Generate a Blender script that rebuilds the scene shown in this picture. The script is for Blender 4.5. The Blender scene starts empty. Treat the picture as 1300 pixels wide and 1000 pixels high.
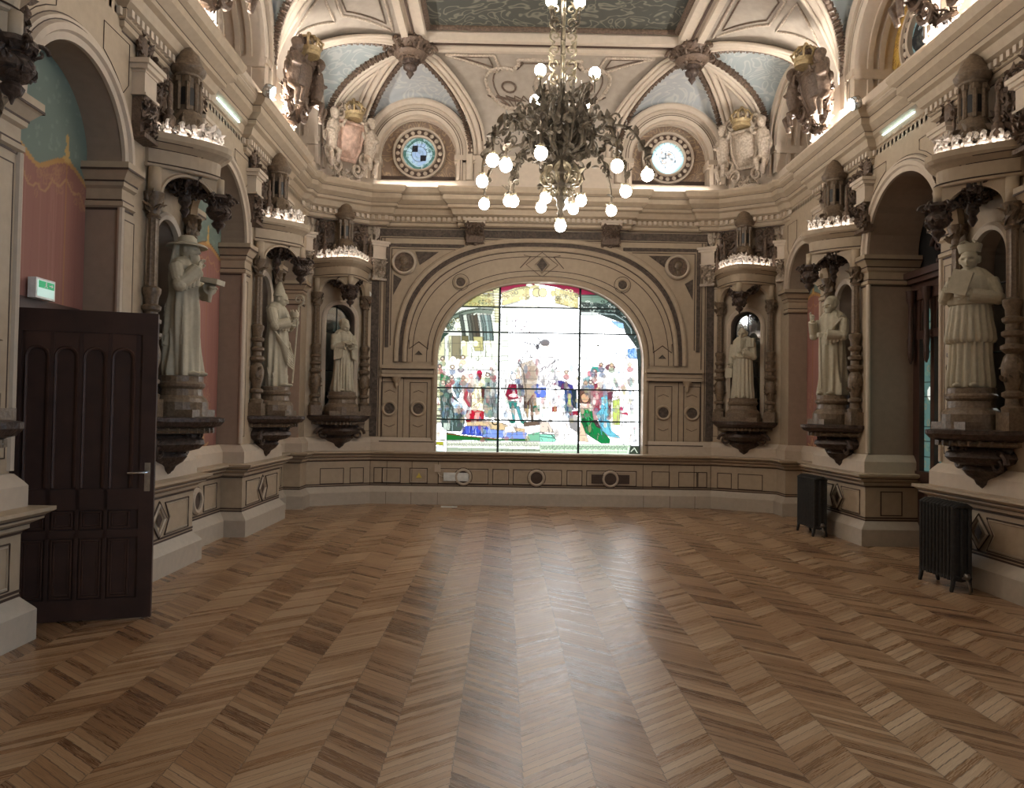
import bpy, bmesh, math, random
import numpy as np
from mathutils import Vector, Matrix
PI=math.pi; sin=math.sin; cos=math.cos
SC=bpy.context.scene
COL=SC.collection
rnd=random.Random(7)
# ------------------------------------------------------------------ materials
def srgb(r,g,b):
    f=lambda c:(c/255/12.92) if c/255<=.04045 else ((c/255+.055)/1.055)**2.4
    return (f(r),f(g),f(b),1)
def newmat(n):
    m=bpy.data.materials.new(n); m.use_nodes=True
    nt=m.node_tree; b=nt.nodes['Principled BSDF']
    return m,nt,b
def pb(n,c,rough=.6,metal=0,bump=0,scale=20,var=.12,spec=.4,detail=4,dist=.01):
    m,nt,b=newmat(n); N=nt.nodes; L=nt.links
    b.inputs['Roughness'].default_value=rough; b.inputs['Metallic'].default_value=metal
    b.inputs['Specular IOR Level'].default_value=spec
    tc=N.new('ShaderNodeTexCoord'); no=N.new('ShaderNodeTexNoise'); no.inputs['Scale'].default_value=scale; no.inputs['Detail'].default_value=detail
    L.new(tc.outputs['Object'],no.inputs['Vector'])
    cr=N.new('ShaderNodeValToRGB'); cr.color_ramp.elements[0].position=.3; cr.color_ramp.elements[1].position=.7
    cr.color_ramp.elements[0].color=(c[0]*(1-var),c[1]*(1-var),c[2]*(1-var),1); cr.color_ramp.elements[1].color=(min(1,c[0]*(1+var)),min(1,c[1]*(1+var)),min(1,c[2]*(1+var)),1)
    L.new(no.outputs['Fac'],cr.inputs['Fac']); L.new(cr.outputs['Color'],b.inputs['Base Color'])
    if bump:
        bp=N.new('ShaderNodeBump'); bp.inputs['Strength'].default_value=bump; bp.inputs['Distance'].default_value=dist
        L.new(no.outputs['Fac'],bp.inputs['Height']); L.new(bp.outputs['Normal'],b.inputs['Normal'])
    return m
def emis(n,c,s):
    m,nt,b=newmat(n); b.inputs['Base Color'].default_value=(c[0],c[1],c[2],1)
    b.inputs['Emission Color'].default_value=(c[0],c[1],c[2],1); b.inputs['Emission Strength'].default_value=s
    return m
def scrollmat(n,c1,c2,scale,width=.035,rough=.7,soft=.02):
    # arabesque contour lines of a distorted noise
    m,nt,b=newmat(n);N=nt.nodes;L=nt.links
    b.inputs['Roughness'].default_value=rough
    tc=N.new('ShaderNodeTexCoord'); no=N.new('ShaderNodeTexNoise'); no.inputs['Scale'].default_value=scale;no.inputs['Detail'].default_value=1.5;no.inputs['Distortion'].default_value=2.2
    L.new(tc.outputs['Object'],no.inputs['Vector'])
    mu=N.new('ShaderNodeMath');mu.operation='MULTIPLY';mu.inputs[1].default_value=6;L.new(no.outputs['Fac'],mu.inputs[0])
    fr=N.new('ShaderNodeMath');fr.operation='FRACT';L.new(mu.outputs[0],fr.inputs[0])
    sb=N.new('ShaderNodeMath');sb.operation='SUBTRACT';sb.inputs[1].default_value=.5;L.new(fr.outputs[0],sb.inputs[0])
    ab=N.new('ShaderNodeMath');ab.operation='ABSOLUTE';L.new(sb.outputs[0],ab.inputs[0])
    cr=N.new('ShaderNodeValToRGB');cr.color_ramp.elements[0].position=width;cr.color_ramp.elements[0].color=c2;cr.color_ramp.elements[1].position=width+soft+.12;cr.color_ramp.elements[1].color=c1
    L.new(ab.outputs[0],cr.inputs['Fac']);L.new(cr.outputs['Color'],b.inputs['Base Color'])
    return m
STONE=srgb(171,153,130)
M={}
M['stone']=pb('painted_stone',STONE,.55,0,.08,14,.06)
M['stone2']=pb('painted_stone_light',srgb(190,174,155),.55,0,.08,14,.05)
M['base']=pb('painted_stone_base',srgb(178,166,150),.5,0,.08,14,.06)
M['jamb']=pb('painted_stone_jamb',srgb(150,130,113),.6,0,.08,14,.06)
M['line']=pb('dark_line_paint',srgb(72,55,45),.6)
M['dband']=pb('dark_ornament_band',srgb(84,72,62),.6,0,.9,26,.45,detail=6,dist=.02)
M['carved']=pb('dark_carved_bronze',srgb(74,60,52),.38,.15,.8,30,.4,dist=.015)
M['carved2']=pb('brown_carved',srgb(100,82,68),.45,.05,.8,30,.35,dist=.015)
M['carvelight']=pb('pale_carved',srgb(176,160,142),.5,0,.8,34,.3,dist=.015)
M['leafpale']=pb('pale_leaf_carving',srgb(215,205,195),.5,0,.6,34,.15,dist=.01)
M['statue']=pb('statue_stone',srgb(176,167,146),.65,0,.25,22,.07)
M['column']=pb('niche_column_paint',srgb(110,93,75),.38,.05,.4,40,.3)
M['gilt']=pb('gilt',srgb(160,138,100),.5,.2,.6,30,.3)
M['pink']=pb('rose_paint',srgb(190,158,140),.6,0,.9,16,.3)
M['web']=scrollmat('blue_grey_arabesque',srgb(176,178,178),srgb(194,194,188),1.7,.08)
M['webdark']=scrollmat('grey_green_arabesque',srgb(164,170,168),srgb(188,190,184),1.7,.08)
M['ceil']=scrollmat('dark_painted_canvas',srgb(66,66,58),srgb(112,108,94),1.6,.05)
M['tymp']=scrollmat('gold_rinceau',srgb(150,128,110),srgb(190,164,132),3.2,.06)
M['mosaic']=scrollmat('gold_mosaic',srgb(206,170,84),srgb(150,110,60),7,.08,.4)
M['cove']=pb('cove_plaster',srgb(160,148,134),.6,0,.25,9,.1)
M['wood']=pb('dark_oak',srgb(58,38,31),.55,0,.3,6,.25)
M['wood2']=pb('oak_edge',srgb(70,47,38),.5,0,.2,6,.2)
M['steel']=pb('brushed_steel',srgb(190,190,190),.25,1)
M['iron']=pb('cast_iron',srgb(50,48,46),.5,.3,.3,30,.2)
M['white']=pb('white_plastic',srgb(225,225,220),.4)
M['black']=pb('black_plastic',srgb(20,20,20),.3)
M['lead']=pb('lead_came',srgb(38,44,42),.6)
M['ironbar']=pb('iron_saddle_bar',srgb(40,52,50),.6)
M['bronze']=pb('chandelier_bronze',srgb(98,88,74),.4,.4,.5,30,.35)
M['brass']=pb('chandelier_brass',srgb(158,146,122),.35,.5,.4,30,.25)
M['red']=pb('red_enamel',srgb(150,35,40),.5)
M['vent']=pb('brown_vent',srgb(84,68,58),.6)
M['yellow']=pb('yellow_sticker',srgb(210,190,90),.5)
M['void']=pb('dark_opening',srgb(20,18,17),.9)
M['radpipe']=pb('pipe_metal',srgb(120,112,104),.35,.7)
M['bulb']=emis('lit_bulb',(1,.93,.84),40)
M['led']=emis('led_strip',(1,.96,.93),22)
M['ledcyan']=emis('led_strip_cool',(.6,.95,1),6)
M['ledcove']=emis('led_strip_cove',(1,.96,.92),22)
M['lens']=emis('floodlight_lens',(.85,1,.97),14)
M['daylight']=emis('daylit_pane',(.62,.80,1),5.0)
M['exit']=emis('lit_exit_white',(.55,.75,.68),.35)
M['exitg']=emis('lit_exit_green',(.02,.30,.12),.5)
def mirror_mat():
    m,nt,b=newmat('niche_mirror_glass'); b.inputs['Base Color'].default_value=(.55,.62,.68,1); b.inputs['Metallic'].default_value=1; b.inputs['Roughness'].default_value=.04
    return m
M['mirror']=mirror_mat()
def colattr(n,em=0,rough=.7,gloss=0):
    m,nt,b=newmat(n);N=nt.nodes;L=nt.links
    a=N.new('ShaderNodeVertexColor');a.layer_name='Col'
    L.new(a.outputs['Color'],b.inputs['Base Color']); b.inputs['Roughness'].default_value=rough
    if em: L.new(a.outputs['Color'],b.inputs['Emission Color']); b.inputs['Emission Strength'].default_value=em
    return m
M['glass_art']=colattr('stained_glass',1.15,.2)
M['glass_art2']=colattr('stained_glass_dim',1.1,.2)
M['fresco']=colattr('fresco_paint',0,.8)
M['glass_door']=colattr('leaded_glass_dim',.8,.2)
def floor_mat():
    m,nt,b=newmat('chevron_parquet');N=nt.nodes;L=nt.links
    def mth(op,a,b2=None,c=None):
        n=N.new('ShaderNodeMath');n.operation=op
        for i,v in enumerate((a,b2,c)):
            if v is None: continue
            if isinstance(v,(int,float)): n.inputs[i].default_value=v
            else: L.new(v,n.inputs[i])
        return n.outputs[0]
    tc=N.new('ShaderNodeTexCoord');sp=N.new('ShaderNodeSeparateXYZ');L.new(tc.outputs['Object'],sp.inputs[0])
    X,Y=sp.outputs['X'],sp.outputs['Y']
    W=.305; P=.060
    # small sawtooth on the seams: board ends overlap a little
    tooth=mth('MULTIPLY',mth('SUBTRACT',mth('FRACT',mth('DIVIDE',Y,P)),.5),.006)
    u=mth('DIVIDE',mth('ADD',mth('ADD',X,.84+W*40),tooth),W)
    cell=mth('FLOOR',u); fx=mth('FRACT',u)
    par=mth('MODULO',cell,2.0)              # 1 for strip just left of -.84
    sg=mth('SUBTRACT',mth('MULTIPLY',par,2),1)
    t=mth('DIVIDE',mth('SUBTRACT',Y,mth('MULTIPLY',mth('MULTIPLY',sg,fx),W*.84)),P)
    bid=mth('FLOOR',t); fb=mth('FRACT',t)
    cb=N.new('ShaderNodeCombineXYZ');L.new(cell,cb.inputs[0]);L.new(bid,cb.inputs[1])
    wn=N.new('ShaderNodeTexWhiteNoise');wn.noise_dimensions='2D';L.new(cb.outputs[0],wn.inputs['Vector'])
    # grain
    gv=N.new('ShaderNodeCombineXYZ');L.new(mth('MULTIPLY',fx,1.2),gv.inputs[0]);L.new(mth('MULTIPLY',t,5.5),gv.inputs[1]);L.new(wn.outputs['Value'],gv.inputs[2])
    gn=N.new('ShaderNodeTexNoise');gn.inputs['Scale'].default_value=2.2;gn.inputs['Detail'].default_value=6;L.new(gv.outputs[0],gn.inputs['Vector'])
    big=N.new('ShaderNodeTexNoise');big.inputs['Scale'].default_value=1.1;L.new(tc.outputs['Object'],big.inputs['Vector'])
    val=mth('ADD',mth('MULTIPLY',wn.outputs['Value'],.32),mth('MULTIPLY',gn.outputs['Fac'],.62))
    val=mth('ADD',val,mth('MULTIPLY',mth('SUBTRACT',big.outputs['Fac'],.5),.3))
    val=mth('ADD',val,mth('MULTIPLY',par,.115))  # grain sheen put into the colour: one board direction painted lighter
    cr=N.new('ShaderNodeValToRGB');e=cr.color_ramp.elements
    e[0].position=.25;e[0].color=srgb(92,64,44);e[1].position=1.0;e[1].color=srgb(206,180,146)
    x=e.new(.5);x.color=srgb(147,112,79)
    L.new(val,cr.inputs['Fac'])
    # joints
    d1=mth('MINIMUM',fb,mth('SUBTRACT',1,fb)); j=mth('LESS_THAN',d1,.05)
    d2=mth('MINIMUM',fx,mth('SUBTRACT',1,fx)); j2=mth('LESS_THAN',d2,.008)
    jw=mth('MULTIPLY',mth('MAXIMUM',j,j2),mth('ADD',mth('MULTIPLY',wn.outputs['Value'],.6),.25))
    mx=N.new('ShaderNodeMix');mx.data_type='RGBA';L.new(jw,mx.inputs['Factor']);L.new(cr.outputs['Color'],mx.inputs['A']);mx.inputs['B'].default_value=srgb(50,32,22)
    L.new(mx.outputs['Result'],b.inputs['Base Color'])
    rg=mth('ADD',mth('MULTIPLY',gn.outputs['Fac'],.14),mth('ADD',.19,mth('MULTIPLY',wn.outputs['Value'],.08)))
    L.new(rg,b.inputs['Roughness']); b.inputs['Specular IOR Level'].default_value=.5
    bp=N.new('ShaderNodeBump');bp.inputs['Strength'].default_value=.35;bp.inputs['Distance'].default_value=.004
    hh=mth('SUBTRACT',mth('ADD',mth('MULTIPLY',wn.outputs['Value'],.8),mth('MULTIPLY',gn.outputs['Fac'],.6)),jw)
    L.new(hh,bp.inputs['Height']);L.new(bp.outputs['Normal'],b.inputs['Normal'])
    return m
M['floor']=floor_mat()
# ------------------------------------------------------------------ mesh builder
ICO={}
def ico(sub):
    if sub not in ICO:
        b=bmesh.new(); bmesh.ops.create_icosphere(b,subdivisions=sub,radius=1)
        b.verts.ensure_lookup_table()
        ICO[sub]=([v.co.copy() for v in b.verts],[[v.index for v in f.verts] for f in b.faces]); b.free()
    return ICO[sub]
class MB:
    def __init__(s,T=None): s.v=[];s.f=[];s.T=T
    def add(s,vs,fs):
        n=len(s.v)
        if s.T is not None: vs=[s.T@Vector(v) for v in vs]
        s.v.extend([tuple(v) for v in vs]); s.f.extend([tuple(i+n for i in f) for f in fs])
    def box(s,x0,x1,y0,y1,z0,z1):
        vs=[(x,y,z) for x in (x0,x1) for y in (y0,y1) for z in (z0,z1)]
        s.add(vs,[(0,1,3,2),(4,6,7,5),(0,4,5,1),(2,3,7,6),(0,2,6,4),(1,5,7,3)])
    def obox(s,c,dx,dy,dz,ax=(1,0,0),ay=(0,1,0),az=(0,0,1)):
        c=Vector(c);ax=Vector(ax)*dx;ay=Vector(ay)*dy;az=Vector(az)*dz
        vs=[c+a*ax+b*ay+d*az for a in (-.5,.5) for b in (-.5,.5) for d in (-.5,.5)]
        s.add(vs,[(0,1,3,2),(4,6,7,5),(0,4,5,1),(2,3,7,6),(0,2,6,4),(1,5,7,3)])
    def grid(s,fn,nu,nv,wrapu=False):
        vs=[fn(i/nu,j/nv) for i in range(nu+(0 if wrapu else 1)) for j in range(nv+1)]
        fs=[]
        R=nu if wrapu else nu+1
        for i in range(nu):
            for j in range(nv):
                a=i*(nv+1)+j; b=((i+1)%R)*(nv+1)+j
                fs.append((a,b,b+1,a+1))
        s.add(vs,fs)
    def lathe(s,prof,c=(0,0,0),seg=16,rx=1,ry=1,flute=0,fa=.1):
        c=Vector(c);n=len(prof)
        vs=[]
        for i in range(seg):
            a=2*PI*i/seg
            for r,z in prof:
                rr=r*(1-(fa*(i%2) if flute else 0))
                vs.append(c+Vector((rr*cos(a)*rx,rr*sin(a)*ry,z)))
        fs=[]
        for i in range(seg):
            k=(i+1)%seg
            for j in range(n-1): fs.append((i*n+j,k*n+j,k*n+j+1,i*n+j+1))
        fs.append(tuple(i*n for i in range(seg))[::-1]); fs.append(tuple(i*n+n-1 for i in range(seg)))
        s.add(vs,fs)
    def tube(s,path,r,seg=8,closed=False,sq=1):
        P=[Vector(p) for p in path]; n=len(P)
        rf=r if callable(r) else (lambda t:r)
        up=None; vs=[]
        for i,p in enumerate(P):
            a=P[(i-1)%n] if (closed or i>0) else P[0]; b=P[(i+1)%n] if (closed or i<n-1) else P[-1]
            d=(b-a)
            if d.length<1e-9: d=Vector((0,0,1))
            d.normalize()
            if up is None:
                up=Vector((0,0,1)) if abs(d.z)<.9 else Vector((1,0,0))
            s1=d.cross(up)
            if s1.length<1e-6: s1=d.orthogonal()
            s1.normalize(); up=s1.cross(d).normalized()
            rr=rf(i/max(1,n-1))
            for k in range(seg):
                th=2*PI*k/seg; vs.append(p+s1*cos(th)*rr+up*sin(th)*rr*sq)
        fs=[]
        for i in range(n if closed else n-1):
            k2=(i+1)%n
            for k in range(seg):
                q=(k+1)%seg; fs.append((i*seg+k,i*seg+q,k2*seg+q,k2*seg+k))
        if not closed: fs.append(tuple(range(seg))[::-1]); fs.append(tuple((n-1)*seg+k for k in range(seg)))
        s.add(vs,fs)
    def ell(s,c,rx,ry,rz,sub=2,R=None):
        V,F=ico(sub); c=Vector(c)
        vs=[]
        for v in V:
            p=Vector((v.x*rx,v.y*ry,v.z*rz))
            if R is not None: p=R@p
            vs.append(c+p)
        s.add(vs,F)
    def leaf(s,c,sz,r=rnd):
        # a small curled acanthus leaf: bent, thick diamond
        R=Matrix.Rotation(r.uniform(0,2*PI),3,'Z')@Matrix.Rotation(r.uniform(-1,1),3,'X')@Matrix.Rotation(r.uniform(-.8,.8),3,'Y')
        c=Vector(c);pts=[]
        n=5
        for i in range(n):
            t=i/(n-1); w=sz*.45*sin(PI*min(1,t*.85+.12)); z=sz*(t-.4)*1.3; y=-sz*.55*t*t
            for x,o in ((-w,0),(0,-sz*.14),(w,0),(0,sz*.10)): pts.append(c+R@Vector((x,y+o,z)))
        fs=[]
        for i in range(n-1):
            for k in range(4): q=(k+1)%4; fs.append((i*4+k,i*4+q,i*4+4+q,i*4+4+k))
        fs.append((3,2,1,0)); fs.append((n*4-4,n*4-3,n*4-2,n*4-1))
        s.add(pts,fs)
    def leaves(s,fn,n,sz,seed=1):
        r=random.Random(seed)
        for i in range(n):
            p=fn(r.random(),r.random(),r); s.leaf(p,sz*r.uniform(.6,1.25),r)
    def scroll(s,c,r0,turns,th,ax=(1,0,0),az=(0,0,1),sgn=1,start=0,seg=6):
        c=Vector(c);ax=Vector(ax);az=Vector(az);n=int(16*turns)
        pts=[]
        for i in range(n+1):
            t=i/n; a=start+sgn*2*PI*turns*t; r=r0*(1-.82*t)
            pts.append(c+ax*r*cos(a)+az*r*sin(a))
        s.tube(pts,lambda t:th*(1-.45*t),seg)
def obj(name,mb,mat,parent=None,smooth=False,remesh=0,cols=None,auto=False):
    me=bpy.data.meshes.new(name); me.from_pydata(mb.v,[],mb.f); me.update()
    if smooth: me.polygons.foreach_set('use_smooth',[True]*len(me.polygons))
    o=bpy.data.objects.new(name,me); COL.objects.link(o)
    me.materials.append(M[mat] if isinstance(mat,str) else mat)
    if cols is not None:
        a=me.color_attributes.new('Col','FLOAT_COLOR','POINT'); a.data.foreach_set('color',np.ascontiguousarray(cols,dtype=np.float32).ravel())
    if not remesh and not cols is not None:
        bm=bmesh.new(); bm.from_mesh(me); bmesh.ops.recalc_face_normals(bm,faces=bm.faces); bm.to_mesh(me); bm.free()
    if remesh:
        r=o.modifiers.new('r','REMESH'); r.mode='VOXEL'; r.voxel_size=remesh; r.use_smooth_shade=True
        sm=o.modifiers.new('s','SMOOTH'); sm.factor=.5; sm.iterations=1
    if auto and not smooth:
        me.polygons.foreach_set('use_smooth',[True]*len(me.polygons))
        try: me.set_sharp_from_angle(angle=math.radians(38))
        except Exception: pass
    if parent is not None:
        o.parent=parent
    return o
def empty(name,loc=(0,0,0),rz=0,label=None,cat=None,group=None,kind=None):
    o=bpy.data.objects.new(name,None); COL.objects.link(o); o.location=loc; o.rotation_euler=(0,0,rz); o.empty_display_size=.1
    tag(o,label,cat,group,kind); return o
def tag(o,label=None,cat=None,group=None,kind=None):
    if label:o['label']=label
    if cat:o['category']=cat
    if group:o['group']=group
    if kind:o['kind']=kind
    return o
def struct(name,mb,mat,**k):
    o=obj(name,mb,mat,**k); o['kind']='structure'; return o
# ------------------------------------------------------------------ wall frames  f(a,z,o): o = distance out into the room
def side(s,plane): return lambda a,z,o=0: Vector((s*(plane-o),a,z))
YE=13.0
def endf(a,z,o=0): return Vector((a,YE-o,z))
CP0=(2.88,13.0);CP1=(3.85,12.45);CL=math.hypot(.97,.55);CD=(.97/CL,-.55/CL);CN=(-.55/CL,-.97/CL)
def cant(s): return lambda a,z,o=0: Vector((s*(CP0[0]+CD[0]*a+CN[0]*o),CP0[1]+CD[1]*a+CN[1]*o,z))
def quad(mb,f,a0,a1,z0,z1,o=0):
    mb.add([f(a0,z0,o),f(a1,z0,o),f(a1,z1,o),f(a0,z1,o)],[(0,1,2,3)])
def fbox(mb,f,a0,a1,z0,z1,o0,o1):
    vs=[f(a,z,o) for a in (a0,a1) for z in (z0,z1) for o in (o0,o1)]
    mb.add(vs,[(0,1,3,2),(4,6,7,5),(0,4,5,1),(2,3,7,6),(0,2,6,4),(1,5,7,3)])
EXP=[2.0]
def arcpts(c,zs,hw,rise,n=28,t0=0,t1=PI):
    if EXP[0]<0:
        ex=2/(2.28+.36*max(0,(hw-1.76))/.7); sg=lambda v:(1 if v>=0 else -1)
        # pointed sampling so the shoulders stay smooth
        out=[]
        for i in range(n+1):
            t=PI*i/n; x=cos(t); y=sin(t)
            r=(abs(x)**(2/ex)+abs(y)**(2/ex))**(-ex/2)
            out.append((c-hw*x*r,zs+rise*y*r))
        return out
    return [(c-hw*cos(t0+(t1-t0)*i/n),zs+rise*sin(t0+(t1-t0)*i/n)) for i in range(n+1)]
def arch_face(mb,f,a0,a1,z0,z1,c,hw,zb,zs,rise=None,depth=0,n=28,jamb=None):
    rise=rise or hw
    if c-hw>a0+1e-4: quad(mb,f,a0,c-hw,z0,z1)
    if a1>c+hw+1e-4: quad(mb,f,c+hw,a1,z0,z1)
    if zb>z0+1e-4: quad(mb,f,c-hw,c+hw,z0,zb)
    A=arcpts(c,zs,hw,rise,n)
    for (p,q),(r,t) in zip(A,A[1:]): mb.add([f(p,q),f(r,t),f(r,z1),f(p,z1)],[(0,1,2,3)])
    if depth:
        j=jamb or mb
        L=[(c-hw,zb)]+A+[(c+hw,zb)]
        for (p,q),(r,t) in zip(L,L[1:]): j.add([f(p,q,0),f(r,t,0),f(r,t,-depth),f(p,q,-depth)],[(0,1,2,3)])
        if zb>z0+1e-4: j.add([f(c-hw,zb,0),f(c+hw,zb,0),f(c+hw,zb,-depth),f(c-hw,zb,-depth)],[(0,1,2,3)])
def arch_mold(mb,f,c,zs,hw,rise,prof,n=32,legs=None,full=False):
    # prof: list of (dr,out)
    def line(dr):
        if full: return [(c+(hw+dr)*cos(2*PI*i/n),zs+(rise+dr)*sin(2*PI*i/n)) for i in range(n+1)]
        A=arcpts(c,zs,hw+dr,rise+dr,n)
        if legs is not None: A=[(A[0][0],legs)]+A+[(A[-1][0],legs)]
        return A
    for (r0,o0),(r1,o1) in zip(prof,prof[1:]):
        A=line(r0);B=line(r1)
        for i in range(len(A)-1):
            mb.add([f(*A[i],o0),f(*A[i+1],o0),f(*B[i+1],o1),f(*B[i],o1)],[(0,1,2,3)])
def rectline(mb,f,a0,a1,z0,z1,w=.012,o=.004):
    for (p,q,r,t) in ((a0,a1,z0,z0+w),(a0,a1,z1-w,z1),(a0,a0+w,z0,z1),(a1-w,a1,z0,z1)): fbox(mb,f,p,q,r,t,0,o)
def polyline(mb,f,pts,w=.012,o=.006,closed=True):
    P=[f(a,z,o) for a,z in pts]; mb.tube(P,w/2,4,closed=closed)
def normals2(path):
    N=[]
    for (x0,y0),(x1,y1) in zip(path,path[1:]):
        dx,dy=x1-x0,y1-y0;l=math.hypot(dx,dy); N.append((dy/l,-dx/l))
    return N
def offs(path,d):
    N=normals2(path); out=[]
    for i,(x,y) in enumerate(path):
        if i==0: n=N[0];m=n
        elif i==len(path)-1: m=N[-1]
        else:
            a,b=N[i-1],N[i]; k=1+a[0]*b[0]+a[1]*b[1]; m=((a[0]+b[0])/k,(a[1]+b[1])/k)
        out.append((x+m[0]*d,y+m[1]*d))
    return out
def sweep(mb,path,prof,mx=1,cap=True):
    L=[[(mx*x,y,z) for x,y in offs(path,d)] for d,z in prof]
    n=len(path)
    for A,B in zip(L,L[1:]):
        for i in range(n-1): mb.add([A[i],A[i+1],B[i+1],B[i]],[(0,1,2,3)])
    if cap:
        for k in (0,n-1): mb.add([l[k] for l in L],[tuple(range(len(L)))])
# ------------------------------------------------------------------ painter
class Paint:
    def __init__(s,u0,v0,u1,v1,res,bg):
        s.u0,s.v0,s.u1,s.v1=u0,v0,u1,v1
        s.nx=int((u1-u0)*res);s.ny=int((v1-v0)*res)
        s.U,s.V=np.meshgrid(np.linspace(u0,u1,s.nx+1),np.linspace(v0,v1,s.ny+1),indexing='ij')
        s.C=np.ones(s.U.shape+(4,));s.C[...,:3]=bg
        s.f=lambda x,y:(x,y);s.edge=False;s.minw=0
    def put(s,mask,c,a=1):
        c=np.array(srgb(*c)[:3]) if max(c)>1.01 or c==(0,0,0) else np.array(c)
        s.C[mask,:3]=s.C[mask,:3]*(1-a)+c*a
    def poly(s,pts,c,a=1):
        P=[s.f(*p) for p in pts]; m=np.zeros(s.U.shape,bool)
        for (x0,y0),(x1,y1) in zip(P,P[1:]+P[:1]):
            if y0==y1: continue
            cnd=((s.V>=min(y0,y1))&(s.V<max(y0,y1)))&(s.U<(x1-x0)*(s.V-y0)/(y1-y0)+x0)
            m^=cnd
        s.put(m,c,a)
        if s.edge: s.line(list(pts)+[pts[0]],.8,(46,44,46),.5)
    def ell(s,x,y,rx,ry,c,a=1,ring=0):
        X,Y=s.f(x,y);X2,Y2=s.f(x+rx,y+ry);rx=abs(X2-X);ry=abs(Y2-Y)
        d=((s.U-X)/rx)**2+((s.V-Y)/ry)**2
        m=d<1
        if ring: m&=d>(1-ring)**2
        s.put(m,c,a)
    def line(s,pts,w,c,a=1):
        P=[s.f(*p) for p in pts];w=max(w,s.minw)
        m=np.zeros(s.U.shape,bool)
        for (x0,y0),(x1,y1) in zip(P,P[1:]):
            dx,dy=x1-x0,y1-y0;l=dx*dx+dy*dy+1e-9
            t=np.clip(((s.U-x0)*dx+(s.V-y0)*dy)/l,0,1)
            m|=((s.U-x0-t*dx)**2+(s.V-y0-t*dy)**2)<(w/2)**2
        s.put(m,c,a)
    def mesh(s,fn):
        mb=MB(); nx,ny=s.nx,s.ny
        mb.v=[tuple(fn(s.U[i,j],s.V[i,j])) for i in range(nx+1) for j in range(ny+1)]
        R=ny+1
        mb.f=[(i*R+j,(i+1)*R+j,(i+1)*R+j+1,i*R+j+1) for i in range(nx) for j in range(ny)]
        return mb,s.C.reshape(-1,4)

# ================================================================== FLOOR, WALLS
PW=3.85; BAYS=[(5.05,6.40),(7.85,9.44),(10.87,12.10)]; PIERS=[(3.2,5.05),(6.40,7.85),(9.44,10.87)]
mb=MB(); mb.box(-4.8,4.8,-2.8,13.3,-.1,0); struct('floor',mb,'floor')
DPL=[(.13,0),(.13,.2),(.12,.215),(.06,.29),(.055,.30)]
DDO=[(.055,.295),(.055,.72),(.09,.74),(.09,.77),(.15,.80),(.15,.82),(.2,.85),(.2,.875),(.06,.885)]
DUP=[(.08,.88),(.08,1.02),(.06,1.05),(.02,1.10),(0,1.105)]
END=[(-4.11,7.85),(-4.11,9.44),(-3.85,9.44),(-3.85,10.87),(-4.11,10.87),(-4.11,12.1),(-3.85,12.1),(-3.85,12.45),(-2.88,13.0),(0,13.0)]
PATHS={-1:[[(-3.85,-2.6),(-3.85,5.05),(-4.2,5.05)],[(-4.2,6.4),(-3.85,6.4),(-3.85,7.85)]+END],
        1:[[(-3.85,-2.6),(-3.85,5.05),(-4.11,5.05),(-4.11,6.4),(-3.85,6.4),(-3.85,7.85),(-4.5,7.85)],[(-4.5,9.44)]+END[2:]]}
trimn=[0]
def trim(mb,mat,**k):
    trimn[0]+=1; return struct('trim_%d'%trimn[0],mb,mat,**k)
def lines(paths,items,mx):
    l=MB()
    for p in paths:
        for d,z in items: sweep(l,p,[(d,z-.009),(d+.003,z-.009),(d+.003,z+.009),(d,z+.009)],mx,False)
    return l
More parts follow.
